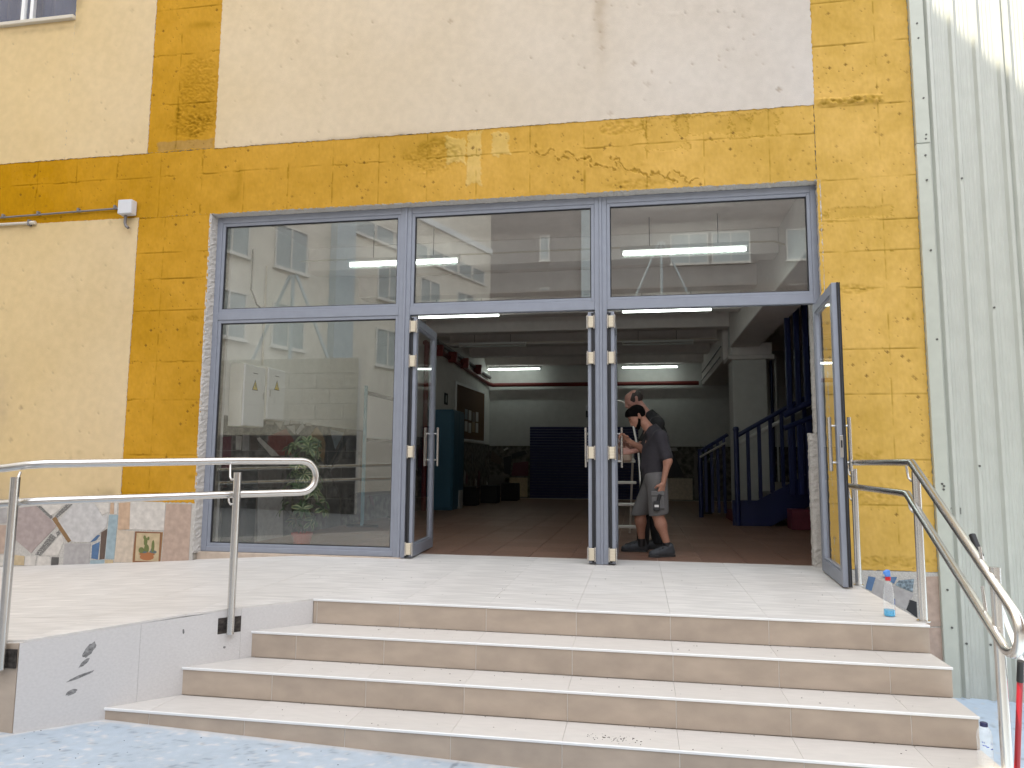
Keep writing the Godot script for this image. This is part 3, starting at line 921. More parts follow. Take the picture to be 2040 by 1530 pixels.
# ---------------------------------------------------------------- glazed entrance
func pane_mesh(lo: Vector2, hi: Vector2, z: float) -> ArrayMesh:
	var m := MB.new()
	m.ab(Vector3(lo.x, lo.y, z - 0.002), Vector3(hi.x, hi.y, z + 0.002))
	m.ab(Vector3(lo.x, lo.y, z - 0.020), Vector3(hi.x, hi.y, z - 0.016))
	return m.mesh()
func film_mesh(lo: Vector2, hi: Vector2, z: float) -> ArrayMesh:   # the reflective coat inside the sealed unit
	var m := MB.new()
	m.quad(Vector3(lo.x, lo.y, z), Vector3(hi.x, lo.y, z), Vector3(hi.x, hi.y, z), Vector3(lo.x, hi.y, z), Vector3.BACK)
	return m.mesh()
func bead(lo: Vector2, hi: Vector2, z: float, w := 0.022, d := 0.03) -> ArrayMesh:
	var m := MB.new()
	m.ab(Vector3(lo.x, lo.y, z - d), Vector3(lo.x + w, hi.y, z), 0.003)
	m.ab(Vector3(hi.x - w, lo.y, z - d), Vector3(hi.x, hi.y, z), 0.003)
	m.ab(Vector3(lo.x + w, lo.y, z - d), Vector3(hi.x - w, lo.y + w, z), 0.003)
	m.ab(Vector3(lo.x + w, hi.y - w, z - d), Vector3(hi.x - w, hi.y, z), 0.003)
	return m.mesh()
func entrance() -> void:
	var e := thing("glazed_entrance", "blue grey aluminium entrance front with three tall bays and glazed transoms", "entrance frame")
	var fp: Material = M["frame_paint"]
	put("jamb", bx(Vector3(0.062, 0.012, -0.07), Vector3(0.125, 3.685, 0.0), 0.004), fp, e)
	put("jamb", bx(Vector3(6.362, 0.012, -0.07), Vector3(6.42, 3.685, 0.0), 0.004), fp, e)
	for x in [2.272, 4.333]:
		var m := MB.new()
		m.ab(Vector3(x - 0.062, 0.004, -0.07), Vector3(x - 0.012, 3.685, 0.0), 0.004)
		m.ab(Vector3(x + 0.012, 0.004, -0.07), Vector3(x + 0.062, 3.685, 0.0), 0.004)
		m.ab(Vector3(x - 0.014, 0.0, -0.06), Vector3(x + 0.014, 3.685, 0.012), 0.005)
		put("mullion", m.mesh(), fp, e)
	for b in [[0.125, 2.21], [2.334, 4.271], [4.395, 6.362]]:
		put("head_rail", bx(Vector3(b[0], 3.615, -0.07), Vector3(b[1], 3.685, -0.001), 0.004), fp, e)
		put("transom", bx(Vector3(b[0], 2.515, -0.07), Vector3(b[1], 2.605, -0.001), 0.004), fp, e)
		put("bead", bead(Vector2(b[0], 2.605), Vector2(b[1], 3.615), -0.010, 0.034), fp, e)
		put("bead", bead(Vector2(b[0] + 0.034, 2.639), Vector2(b[1] - 0.034, 3.581), -0.022, 0.010, 0.02), M["gasket"], e)
		put("pane", pane_mesh(Vector2(b[0] + 0.03, 2.635), Vector2(b[1] - 0.03, 3.585), -0.034), M["glass"], e)
		put("pane_film", film_mesh(Vector2(b[0] + 0.034, 2.639), Vector2(b[1] - 0.034, 3.581), -0.0375), M["glass_film"], e)
	put("bottom_rail", bx(Vector3(0.125, 0.012, -0.07), Vector3(2.21, 0.066, -0.001), 0.004), fp, e)
	put("bead", bead(Vector2(0.125, 0.066), Vector2(2.21, 2.515), -0.010, 0.034), fp, e)
	put("bead", bead(Vector2(0.159, 0.10), Vector2(2.176, 2.481), -0.022, 0.010, 0.02), M["gasket"], e)
	put("pane", pane_mesh(Vector2(0.155, 0.096), Vector2(2.18, 2.485), -0.034), M["glass"], e)
	put("pane_film", film_mesh(Vector2(0.159, 0.10), Vector2(2.176, 2.481), -0.0375), M["glass_film"], e)
	put("sill_strip", bx(Vector3(0.04, -0.09, -0.09), Vector3(2.30, 0.010, 0.035), 0.004), M["plinth_tile"], e)

# a leaf spans x 0..w from its hinges; gside is the side of the weather strip
func leaf(called: String, label: String, at: Vector3, turn: float, w: float, gside: float, hinges: bool) -> Node3D:
	var d := thing(called, label, "door", at, turn, "glazed entrance door leaves")
	var fp: Material = M["frame_paint"]
	var h := 2.49
	put("stile", bx(Vector3(0, 0.012, -0.03), Vector3(0.085, h, 0.03), 0.004), fp, d)
	put("stile", bx(Vector3(w - 0.085, 0.012, -0.03), Vector3(w, h, 0.03), 0.004), fp, d)
	put("bottom_rail", bx(Vector3(0.085, 0.012, -0.029), Vector3(w - 0.085, 0.125, 0.029), 0.004), fp, d)
	put("top_rail", bx(Vector3(0.085, h - 0.085, -0.029), Vector3(w - 0.085, h, 0.029), 0.004), fp, d)
	put("bead", bead(Vector2(0.085, 0.125), Vector2(w - 0.085, h - 0.085), 0.022, 0.018, 0.044), fp, d)
	put("pane", film_mesh(Vector2(0.095, 0.135), Vector2(w - 0.095, h - 0.095), 0.010), M["glass"], d)
	var g := MB.new()
	for e in [[-0.012, 0.03], [w - 0.03, w + 0.006]]:
		g.ab(Vector3(e[0], 0.012, gside * 0.0305), Vector3(e[1], h, gside * 0.038))
	g.ab(Vector3(-0.008, 0.02, gside * 0.004), Vector3(-0.001, h - 0.01, gside * 0.027))
	g.ab(Vector3(w, 0.012, -0.012 + gside * 0.012), Vector3(w + 0.008, h, 0.012 + gside * 0.022))
	put("weather_strip", g.mesh(), M["gasket"], d)
	for s in [-1.0, 1.0]:
		var x := w - 0.055
		var hm := MB.new()
		hm.tube([Vector3(x, 0.93, s * 0.075), Vector3(x, 1.37, s * 0.075)], 0.0155, 14)
		var hd := put("handle", hm.mesh(), M["satin_steel"], d)
		for y in [1.0, 1.30]:
			put("standoff", tb([Vector3(x, y, s * 0.03), Vector3(x, y, s * 0.066)], 0.009, 10), M["satin_steel"], hd)
	var lk := put("lock_plate", bx(Vector3(w - 0.002, 1.04, -0.012), Vector3(w + 0.011, 1.22, 0.012), 0.002), M["dull_steel"], d)
	put("bolt_slot", bx(Vector3(w + 0.009, 1.12, -0.006), Vector3(w + 0.013, 1.18, 0.006)), M["gasket"], lk)
	if hinges:
		for y in [0.10, 1.08, 2.02, 2.385]:
			var m := MB.new()
			m.ab(Vector3(-0.035, y - 0.058, -0.024), Vector3(-0.006, y + 0.058, 0.024), 0.004)
			for k in 4:
				m.ab(Vector3(-0.037, y - 0.056 + k * 0.029, -0.025), Vector3(-0.008, y - 0.030 + k * 0.029, 0.025), 0.003)
			var hg := put("hinge", m.mesh(), M["hinge_block"], d)
			for s in [-1.0, 1.0]:
				put("hinge_pin", tb([Vector3(-0.020, y - 0.068, s * 0.034), Vector3(-0.020, y + 0.068, s * 0.034)], 0.0095, 10), M["satin_steel"], hg)
	return d
func doors() -> void:
	leaf("door_leaf", "glazed door leaf folded inwards beside the fixed window, blue locker seen through it", Vector3(2.385, 0, 0.005), PI / 2 + 0.055, 0.955, -1.0, true)
	leaf("door_leaf", "door leaf seen edge-on left of the middle post, nobody holding it", Vector3(4.232, 0, 0.005), PI / 2 + 0.047, 0.955, 1.0, true)
	leaf("door_leaf", "door leaf seen edge-on right of the middle post, gripped by two workers", Vector3(4.435, 0, 0.005), PI / 2, 0.955, -1.0, true)
	leaf("door_leaf", "door leaf swung outwards over the platform in front of the mustard column", Vector3(6.375, 0, -0.005), deg_to_rad(-93.8), 0.93, -1.0, false)

# ---------------------------------------------------------------- platform, ramp and steps
func deck() -> void:
	var outline := PackedVector2Array([Vector2(-3.4, 0.1), Vector2(0.04, 0.1), Vector2(0.04, 0.035), Vector2(2.30, 0.035), Vector2(2.30, -0.41), Vector2(6.42, -0.41), Vector2(6.42, 0.1), Vector2(6.45, 0.1), Vector2(6.45, 2.188), Vector2(2.385, 2.188), Vector2(1.19, 3.44), Vector2(-3.4, 3.44)])
	var bed := MB.new()
	for i in 60:
		for j in 24:
			var x0 := -3.4 + i * 0.165
			var z0 := -0.41 + j * 0.163
			var c := Geometry2D.intersect_polygons(PackedVector2Array([Vector2(x0, z0), Vector2(x0 + 0.165, z0), Vector2(x0 + 0.165, z0 + 0.163), Vector2(x0, z0 + 0.163)]), outline)
			for p in c:
				var idx := Geometry2D.triangulate_polygon(p)
				for k in range(0, idx.size(), 3):
					var q: Array = []
					for s in 3:
						var u := p[idx[k + s]]
						q.append(Vector3(u.x, deck_y(u.x, u.y) - 0.012, u.y))
					bed.flat(q[0], q[1], q[2], Vector3.UP)
	bed.ab(Vector3(2.30, -1.0, -0.41), Vector3(6.448, -0.02, 2.17))
	var d := struct("entrance_platform", bed.mesh(), M["grout"], "pale tiled entrance platform running into a ramp on the left")
	var rng := RandomNumberGenerator.new()
	rng.seed = 5
	for i in range(-11, 6):
		for j in range(-4, 3):
			var x0 := 3.03 + i * 0.617 + 0.0008
			var z0 := 2.19 - 0.617 * (3 - j - 2) + 0.0008
			var r := PackedVector2Array([Vector2(x0, z0), Vector2(x0 + 0.6154, z0), Vector2(x0 + 0.6154, z0 + 0.6154), Vector2(x0, z0 + 0.6154)])
			for p in Geometry2D.intersect_polygons(r, outline):
				if Geometry2D.is_polygon_clockwise(p):
					p.reverse()
				var m := MB.new()
				var up := rng.randf_range(-0.0004, 0.0004)
				var idx := Geometry2D.triangulate_polygon(p)
				for k in range(0, idx.size(), 3):
					var q: Array = []
					for s in 3:
						var u := p[idx[k + s]]
						q.append(Vector3(u.x, deck_y(u.x, u.y) + up, u.y))
					m.flat(q[0], q[1], q[2], Vector3.UP)
				for k in p.size():
					var a := p[k]
					var b := p[(k + 1) % p.size()]
					var A := Vector3(a.x, deck_y(a.x, a.y) + up, a.y)
					var B := Vector3(b.x, deck_y(b.x, b.y) + up, b.y)
					m.quad(A, B, B - Vector3(0, 0.013, 0), A - Vector3(0, 0.013, 0), Vector3(b.y - a.y, 0, a.x - b.x))
				put("tile", m.mesh(), M["deck_tile" if rng.randf() < 0.6 else "deck_tile_b"], d)
	# the slanting side of the ramp, in three slabs, and its front end
	var o := Vector3(2.385, 0, 2.193)
	var D := Vector3(-0.6905, 0, 0.7233)
	var out := Vector3(0.7233, 0, 0.6905)
	var xf := Transform3D(Basis(D, Vector3.UP, out), o - out * 0.02)
	var side := struct("ramp_side_wall", null, M["side_stone"], "light stone side of the ramp, smeared with dark trowel marks")
	side.name = "ramp_side_wall"
	var marks := [0.0, 0.50, 1.11, 1.735]
	var back := MB.new()
	var bp := PackedVector2Array()
	for s in [0.0, 0.6, 1.2, 1.735]:
		bp.append(Vector2(s, deck_y(o.x + D.x * s, o.z + D.z * s) - 0.013))
	bp.append(Vector2(1.735, -0.8)); bp.append(Vector2(0.0, -0.8))
	back.prism(bp, Transform3D(xf.basis, o - out * 0.15), 0.128, 0.0, true)
	side.mesh = back.mesh()
	side.material_override = M["grout"]
	for k in 3:
		var a: float = marks[k] + 0.0004
		var b: float = marks[k + 1] - 0.0004
		var pa := o + D * a
		var pb := o + D * b
		var m := MB.new()
		m.prism(PackedVector2Array([Vector2(a, -0.8), Vector2(b, -0.8), Vector2(b, deck_y(pb.x, pb.z) - 0.014), Vector2(a, deck_y(pa.x, pa.z) - 0.014)]), xf, 0.02, 0.0006)
		put("slab", m.mesh(), M["side_stone"], side)
	# trowel smears of dark adhesive
	for q in [[1.385, -0.155, 0.050, 0.022, 0.9], [1.405, -0.225, 0.035, 0.012, 0.75], [1.42, -0.30, 0.075, 0.008, 0.3], [1.46, -0.385, 0.03, 0.014, 0.4], [0.86, -0.115, 0.006, 0.016, 0.1], [0.60, -0.25, 0.008, 0.008, 0.0]]:
		var m := MB.new()
		var poly := PackedVector2Array()
		for k in 18:
			var w := 1.0 + 0.16 * rng.randf_range(-1, 1)
			poly.append(Vector2(q[0], q[1]) + Vector2(cos(TAU * k / 18) * float(q[2]) * w, sin(TAU * k / 18) * float(q[3]) * w).rotated(-float(q[4])))
		m.prism(poly, Transform3D(xf.basis, o), 0.0012)
		put("smear", m.mesh(), M["smear"], side)
	var fm := MB.new()
	var end := PackedVector2Array([Vector2(-3.4, -0.8), Vector2(1.175, -0.8), Vector2(1.175, deck_y(1.19, 3.44) - 0.014), Vector2(-3.4, deck_y(-3.4, 3.44) - 0.014)])
	fm.prism(end, Transform3D(Basis(), Vector3(0, 0, 3.42)), 0.022, 0.002)
	struct("ramp_front_wall", fm.mesh(), M["riser_tile"], "tan tiled end of the ramp under the left railing post")
	# steps
	var st := thing("entrance_steps", "four wide steps of pale treads and tan risers below the entrance", "steps")
	var D2 := 0.955
	for k in range(0, 4):
		var zf := 2.193 + 0.3093 * k
		var yk := -0.169 * k
		var xl := 2.385 - D2 * 0.3093 * k
		if k > 0:
			# tread tiles
			for i in range(-3, 6):
				var a := maxf(3.03 + i * 0.617 + 0.0005, xl - 0.001)
				var b := minf(3.03 + (i + 1) * 0.617 - 0.0005, 6.45)
				if b - a < 0.02:
					continue
				var zb := zf - 0.3093 + 0.002
				var p := PackedVector2Array([Vector2(a, zb), Vector2(b, zb), Vector2(b, zf - 0.006), Vector2(a, zf - 0.006)])
				var lim := PackedVector2Array([Vector2(xl - 0.01, zf + 0.0), Vector2(xl + D2 * 0.3093 + 0.004, zb), Vector2(7.0, zb), Vector2(7.0, zf)])
				for pc in Geometry2D.intersect_polygons(p, lim):
					var m := MB.new()
					m.prism(pc, Transform3D(Basis(Vector3.RIGHT, Vector3.BACK, Vector3.UP), Vector3(0, yk - 0.012, 0)), 0.012 + rng.randf_range(-0.0004, 0.0004), 0.001)
					put("tread_tile", m.mesh(), M["tread_tile" if rng.randf() < 0.6 else "tread_tile_b"], st)
			var body := MB.new()
			body.ab(Vector3(xl + 0.01, -1.2, zf - 0.33), Vector3(6.446, yk - 0.013, zf - 0.022))
			put("step_body", body.mesh(), M["riser_tile_b"], st)
		# nosing: a pale metal-edged strip of 12 mm
		var nz := MB.new()
		nz.ab(Vector3(xl - 0.002, yk - 0.014, zf - 0.006), Vector3(6.452, yk + 0.0008, zf + 0.004), 0.002)
		put("nosing", nz.mesh(), M["nosing"], st)
		# riser tiles below it
		for i in range(-4, 6):
			var a := maxf(3.03 + i * 0.617 + 0.002, xl)
			var b := minf(3.03 + (i + 1) * 0.617 - 0.002, 6.447)
			if b - a < 0.02:
				continue
			var lo := yk - 0.169 + 0.001 if k < 3 else -1.2
			put("riser_tile", bx(Vector3(a, lo, zf - 0.020), Vector3(b, yk - 0.0145, zf - 0.004 + rng.randf_range(-0.0005, 0.0005)), 0.0012), M["riser_tile" if rng.randf() < 0.55 else "riser_tile_b"], st)
		var gm := MB.new()
		gm.ab(Vector3(xl, (yk - 0.169 if k < 3 else -1.2), zf - 0.0235), Vector3(6.446, yk - 0.0145, zf - 0.0065))
		put("riser_grout", gm.mesh(), M["grout"], st)

func ground() -> void:
	var xs: Array = [-60.0, -40.0, -25.0, -15.0, -9.0, -6.0, -4.0, -2.5, -1.0, 0.0, 0.5]
	var x := 0.8
	while x < 4.8:
		xs.append(x); x += 0.016
	while x < 6.3:
		xs.append(x); x += 0.15
	while x < 8.6:
		xs.append(x); x += 0.03
	xs += [9.0, 10.0, 12.0, 16.0, 25.0, 40.0, 60.0]
	var zs: Array = [-1.0, 0.0]
	var z := 0.08
	while z < 2.8:
		zs.append(z); z += 0.04
	while z < 4.3:
		zs.append(z); z += 0.016
	zs += [4.6, 5.0, 5.6, 6.5, 8.0, 10.0, 13.0, 17.0, 22.0, 31.0, 45.0, 60.0, 90.0]
	var V := PackedVector3Array()
	var N := PackedVector3Array()
	var C := PackedColorArray()
	var I := PackedInt32Array()
	for j in zs.size():
		for i in xs.size():
			var p := Vector2(xs[i], zs[j])
			V.append(Vector3(p.x, ground_y(p.x, p.y), p.y))
			N.append(Vector3(0.03, 1, 0).normalized())
			var a := low.get_noise_2d(p.x * 1.2, p.y * 2.4)
			var b := mid.get_noise_2d(p.x * 0.9, p.y * 1.7)
			var g := high.get_noise_2d(p.x * 0.5, p.y)
			var col := Color(0.375, 0.435, 0.49).lerp(Color(0.45, 0.55, 0.65), smoothstep(6.0, 6.5, p.x))
			var blot := mid.get_noise_2d(p.x * 1.7 + 12.0, p.y * 3.2)
			var worn := clampf((blot * 1.1 + b * 0.4 + a * 0.2 + g * 0.35 - 0.48) * 8.0, 0.0, 1.0) * (1.0 - smoothstep(5.5, 6.5, p.x))
			col = col.lerp(Color(0.53, 0.52, 0.51), worn * 0.85)
			var fleck := high.get_noise_2d(p.x * 1.1 + 30.0, p.y * 2.2)
			col = col.lerp(Color(0.50, 0.50, 0.49), clampf((fleck - 0.48) * 8.0, 0.0, 1.0) * 0.5)
			var dirt := clampf((-b + g * 0.9 - 0.52) * 4.0, 0.0, 1.0)
			col = col.lerp(Color(0.16, 0.18, 0.20), dirt * 0.5)
			var seam := absf(p.x - 3.70 - (p.y - 3.1) * -0.16 + 0.006 * b)
			if seam < 0.010 and p.y > 3.1:
				col = col.lerp(Color(0.12, 0.14, 0.16), 0.7)
			if p.x < 4.6 and p.y < 3.6:
				var e := absf(p.y - (3.125 if p.x > 1.5 else 3.125 - (p.x - 1.5) * 1.05))
				col = col.lerp(Color(0.60, 0.575, 0.54), clampf(1.0 - e / (0.05 + 0.06 * b), 0.0, 1.0) * 0.7)
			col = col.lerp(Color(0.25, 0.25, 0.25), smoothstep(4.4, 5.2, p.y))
			col = col * (1.0 + 0.06 * a + 0.05 * b + 0.04 * g)
			C.append(Color(col.r, col.g, col.b))
	var nx := xs.size()
	for j in zs.size() - 1:
		for i in nx - 1:
			var a := j * nx + i
			for q in [a, a + 1, a + nx, a + 1, a + nx + 1, a + nx]:
				I.append(q)
	var arr := []
	arr.resize(Mesh.ARRAY_MAX)
	arr[Mesh.ARRAY_VERTEX] = V; arr[Mesh.ARRAY_NORMAL] = N; arr[Mesh.ARRAY_COLOR] = C; arr[Mesh.ARRAY_INDEX] = I
	var m := ArrayMesh.new()
	m.add_surface_from_arrays(Mesh.PRIMITIVE_TRIANGLES, arr)
	struct("ground", m, M["ground_paint"], "worn pale blue painted concrete yard")

# ---------------------------------------------------------------- railings
func railings() -> void:
	var ss: Material = M["satin_steel"]
	var t := thing("handrail", "double stainless steel handrail with rounded end along the ramp's slanting side", "railing", Vector3.ZERO, 0.0, "stainless steel handrails")
	var D := Vector3(0.6905, 0, -0.7233)
	var up := [Vector3(-2.6, 0.80, 3.44), Vector3(0.95, 0.925, 3.41), Vector3(1.10, 0.945, 3.40), Vector3(1.19, 0.952, 3.365), Vector3(1.97, 0.978, 2.555), Vector3(2.275, 0.980, 2.235)]
	var tip: Vector3 = up[-1]
	var path: Array = up.slice(0, 5) + arc(tip - Vector3(0, 0.113, 0), Vector3.UP, D, 0.113, 0.0, PI, 12) + [Vector3(1.97, 0.750, 2.555), Vector3(1.19, 0.732, 3.365), Vector3(1.10, 0.727, 3.40), Vector3(0.95, 0.715, 3.41), Vector3(-2.6, 0.585, 3.44)]
	put("rail", tb(path, 0.0245, 16), ss, t)
	for p in [[Vector3(2.005, 0, 2.625), -0.165, 0.90], [Vector3(1.10, 0, 3.478), -0.21, 0.875]]:
		var b: Vector3 = p[0]
		put("post", tb([b + Vector3(0, p[1], 0), b + Vector3(0, p[2], 0)], 0.0255, 16), ss, t)
		var first: bool = b.x > 1.5
		var bs := Basis(Vector3(0.7233, 0, 0.6905), Vector3.UP, Vector3(0.6905, 0, -0.7233)) if first else Basis(Vector3.BACK, Vector3.UP, Vector3.RIGHT)
		var pm := MB.new()
		pm.box(b + Vector3(0, float(p[1]) + 0.055, 0) - bs.x * 0.028, Vector3(0.012, 0.105, 0.15), 0.002, bs)
		put("base_plate", pm.mesh(), M["rusty_plate"], t)
		var e := -D if first else Vector3.LEFT
		var top: float = p[2]
		for y in [[top - 0.045, 0.957 if first else 0.905], [0.69 if first else 0.655, 0.728 if first else 0.695]]:
			var r := b - bs.x * 0.066 + e * 0.034
			put("bracket", tb([b + e * 0.015 + Vector3(0, y[0], 0), b + e * 0.034 + Vector3(0, y[0] - 0.004, 0) - bs.x * 0.012, b + e * 0.036 + Vector3(0, y[0] + 0.012, 0) - bs.x * 0.045, Vector3(r.x, y[1], r.z)], 0.0075, 8), ss, t)
	var q := thing("handrail", "double stainless steel handrail sloping down beside the steps in front of the metal cladding", "railing", Vector3.ZERO, 0.0, "stainless steel handrails")
	var X := 6.43
	var dr := Vector3(0, -0.504, 0.863)
	var nn := Vector3(0, -0.863, -0.504)
	var U := Vector3(X, 1.0, 2.09)
	var c := U + dr * 1.385 + nn * 0.1115
	var p2: Array = arc(Vector3(X, 0.905, 0.50), Vector3.UP, Vector3.FORWARD, 0.097, PI, 0.0, 10)
	p2 = p2 + [U] + arc(c, -nn, dr, 0.1115, 0.0, PI, 12) + [Vector3(X, 0.795, 1.985)]
	p2.append(Vector3(X, 0.808, 0.50))
	put("rail", tb(p2, 0.0245, 16), ss, q)
	for e in [[2.085, 0.0, 0.945], [0.72, 0.0, 0.95], [3.075, -1.0, 0.475]]:
		put("post", tb([Vector3(6.455, e[1], e[0]), Vector3(6.455, e[2], e[0])], 0.0255, 16), ss, q)
		if e[1] > -0.5:
			var fl := MB.new()
			fl.tube([Vector3(6.455, 0.0, e[0]), Vector3(6.455, 0.008, e[0])], 0.04, 16)
			put("base_flange", fl.mesh(), ss, q)
		for y in [0.0, -0.20]:
			var yy: float = float(e[2]) - 0.065 + y
			var zz: float = e[0]
			put("bracket", tb([Vector3(6.455, yy, zz - 0.02), Vector3(6.45, yy, zz - 0.07), Vector3(6.44, yy + 0.02, zz - 0.09), Vector3(6.43, yy + 0.10 + (0.055 if zz > 2.9 else 0.0), zz - 0.092)], 0.0075, 8), ss, q)

# ---------------------------------------------------------------- the hall behind the doors
func hall() -> void:
	var back := -12.55
	var fl := struct("hall_floor", bx(Vector3(-0.3, -0.25, back), Vector3(9.2, -0.008, -0.412)), M["brown_grout"], "brown tiled floor of the hall")
	var rng := RandomNumberGenerator.new()
	rng.seed = 9
	for j in 27:
		for i in 21:
			var x0 := 0.03 + i * 0.44
			var z1 := -0.414 - j * 0.44
			if x0 > 8.8 or z1 - 0.44 < back:
				continue
			if j < 12 or (j < 15 and i < 14):
				put("tile", bx(Vector3(x0 + 0.003, -0.02, z1 - 0.437), Vector3(x0 + 0.437, rng.randf_range(-0.0006, 0.0006), z1 - 0.003), 0.001), M["brown_tile" if rng.randf() < 0.5 else "brown_tile_b"], fl)
	var rest := MB.new()
	for j in 27:
		for i in 21:
			var x0 := 0.03 + i * 0.44
			var z1 := -0.414 - j * 0.44
			if x0 > 8.8 or z1 - 0.44 < back or j < 12 or (j < 15 and i < 14):
				continue
			rest.ab(Vector3(x0 + 0.003, -0.02, z1 - 0.437), Vector3(x0 + 0.437, 0, z1 - 0.003))
	put("far_tiles", rest.mesh(), M["brown_tile"], fl).set_meta("kind", "stuff")
	# walls
	var lw := MB.new()
	var a := Vector3(wall_x(-0.30), 0, -0.30)
	var b := Vector3(wall_x(back), 0, back)
	var H := 3.95
	lw.quad(a, b, b + Vector3(0, H, 0), a + Vector3(0, H, 0), Vector3.RIGHT)
	lw.quad(a, a + Vector3(-0.4, 0, 0), a + Vector3(-0.4, H, 0), a + Vector3(0, H, 0), Vector3.BACK)
	lw.quad(a + Vector3(-0.4, 0, 0), b + Vector3(-0.8, 0, 0), b + Vector3(-0.8, H, 0), a + Vector3(-0.4, H, 0), Vector3.LEFT)
	var wl := struct("hall_wall_left", lw.mesh(), M["left_wall"], "white hall wall with a mosaic of broken tiles below")
	struct("hall_wall_back", bx(Vector3(-0.4, -0.1, back - 0.25), Vector3(9.5, 4.2, back)), M["white_wall"], "white wall at the far end of the hall")
	struct("hall_wall_right", bx(Vector3(9.0, -0.1, back), Vector3(9.3, 4.2, -0.3)), M["dark_wall"], "dark wall right of the hall staircase")
	struct("hall_wall_front", bx(Vector3(6.425, -0.1, -0.45), Vector3(9.3, 4.2, -0.302)), M["white_wall"])
	struct("hall_ceiling", bx(Vector3(-0.6, 3.95, back), Vector3(9.4, 4.25, -0.302)), M["ceiling_paint"], "ceiling of the hall")
	# raw jamb of the old door at the right
	var jm := MB.new()
	rough_strip(jm, Vector3(0, 0.0, 0), Vector3(0, 1.29, 0), [Vector3(6.345, 0, -0.40), Vector3(6.348, 0, -0.33), Vector3(6.375, 0, -0.315), Vector3(6.42, 0, -0.312)], 0.007, rng)
	rough_strip(jm, Vector3(0, 1.29, 0), Vector3(0, 2.6, 0), [Vector3(6.398, 0, -0.40), Vector3(6.395, 0, -0.33), Vector3(6.41, 0, -0.305), Vector3(6.428, 0, -0.30)], 0.006, rng)
	jm.ab(Vector3(6.36, 0.0, -0.42), Vector3(6.43, 1.28, -0.32))
	put("broken_jamb", jm.mesh(), M["raw_edge"], wl).set_meta("kind", "stuff")
	# mosaic
	var sx := Vector3(-0.044, 0, -1).normalized()
	var mx := Transform3D(Basis(Vector3(-sx.x, 0, -sx.z) * Vector3(1, 1, 1), Vector3.UP, Vector3(1, 0, -0.044).normalized()), Vector3(0.06, 0, 0))
	mx.basis.x = Vector3(-0.044, 0, 1)
	var bed := MB.new()
	bed.prism(PackedVector2Array([Vector2(-0.302, 0.0), Vector2(back, 0.0), Vector2(back, 1.45), Vector2(-0.302, 1.485)]), mx, 0.012)
	var bd := put("tile_bed", bed.mesh(), M["dark_mortar"], wl)
	var m2 := mx
	m2.origin += mx.basis.z * 0.012
	wall_tiles(bd, INNER, m2, 0.008)
	for k in 46:
		var z := -3.85 - k * 0.19
		var lo := rng.randf_range(0.1, 0.9)
		var t := MB.new()
		var hh := rng.randf_range(0.2, 0.5)
		var sl := rng.randf_range(-0.12, 0.12)
		t.prism(PackedVector2Array([Vector2(z, lo), Vector2(z + 0.16, lo + 0.05), Vector2(z + 0.15 + sl, lo + hh), Vector2(z + sl, lo + hh - 0.06)]), m2, 0.008, 0.003)
		put("tile", t.mesh(), M["tile_" + ["stone", "dark", "umber", "grey", "maroon", "dark"][k % 6]], bd)
	var bb := put("tile_bed", bx(Vector3(0.6, 0, back), Vector3(9.0, 1.42, back + 0.012)), M["dark_mortar"], wl)
	for e in [["stone", [0.62, 0.05, 1.20, 0.05, 1.20, 0.62, 0.62, 0.62]], ["sand", [1.06, 0.03, 1.70, 0.03, 1.70, 0.55, 1.06, 0.55]], ["maroon", [1.25, 0.60, 1.72, 0.60, 1.72, 1.0, 1.30, 0.95]], ["black", [1.05, 0.66, 1.22, 0.62, 1.24, 1.15, 1.02, 1.1]], ["black", [1.25, 1.05, 1.68, 1.2, 1.62, 1.3, 1.25, 1.2]], ["white", [1.04, 1.28, 1.16, 1.34, 1.13, 1.38, 1.02, 1.32]], ["umber", [0.65, 1.0, 0.95, 0.9, 1.0, 1.05, 0.7, 1.3]], ["cream", [4.75, 0.02, 6.1, 0.02, 6.1, 0.58, 4.75, 0.58]], ["black", [5.0, 0.6, 5.9, 0.62, 5.6, 1.3, 5.1, 1.2]], ["stone", [6.15, 0.1, 6.8, 0.1, 6.8, 1.3, 6.15, 1.2]], ["grey", [5.3, 1.28, 5.75, 1.31, 5.7, 1.39, 5.3, 1.38]]]:
		var t := MB.new()
		t.prism(pts(e[1]), Transform3D(Basis(), Vector3(0, 0, back + 0.012)), 0.008, 0.003)
		put("tile", t.mesh(), M["tile_" + e[0]], bb)
	# beams
	for k in 7:
		var z := -2.25 - k * 1.66
		struct("ceiling_beam", bx(Vector3(0.0, 3.62, z - 0.16), Vector3(6.46, 3.949, z + 0.16), 0.01), M["beam_paint"], "concrete beam across the hall ceiling")
	struct("main_beam", bx(Vector3(6.46, 3.22, -7.1), Vector3(7.0, 3.949, -0.46), 0.012), M["beam_paint"], "deep beam along the right of the hall ceiling")
	struct("main_beam", bx(Vector3(6.40, 3.05, back), Vector3(7.0, 3.949, -7.75), 0.012), M["beam_paint"], "beam running on behind the hall pier")
	var p := thing("hall_pier", "white square pier with a wide cap standing behind the blue stair railing", "pier", Vector3(6.82, 0, -7.45))
	put("shaft", bx(Vector3(-0.32, 0, -0.30), Vector3(0.32, 2.98, 0.30), 0.015), M["white_wall"], p)
	put("cap", bx(Vector3(-0.40, 2.98, -0.36), Vector3(0.46, 3.06, 0.36), 0.012), M["beam_paint"], p)
	put("cap_block", bx(Vector3(-0.33, 3.06, -0.32), Vector3(0.42, 3.30, 0.34), 0.012), M["beam_paint"], p)
	put("corbel", bx(Vector3(-0.36, 3.06, 0.10), Vector3(-0.20, 3.70, 0.30), 0.01), M["white_wall"], p)
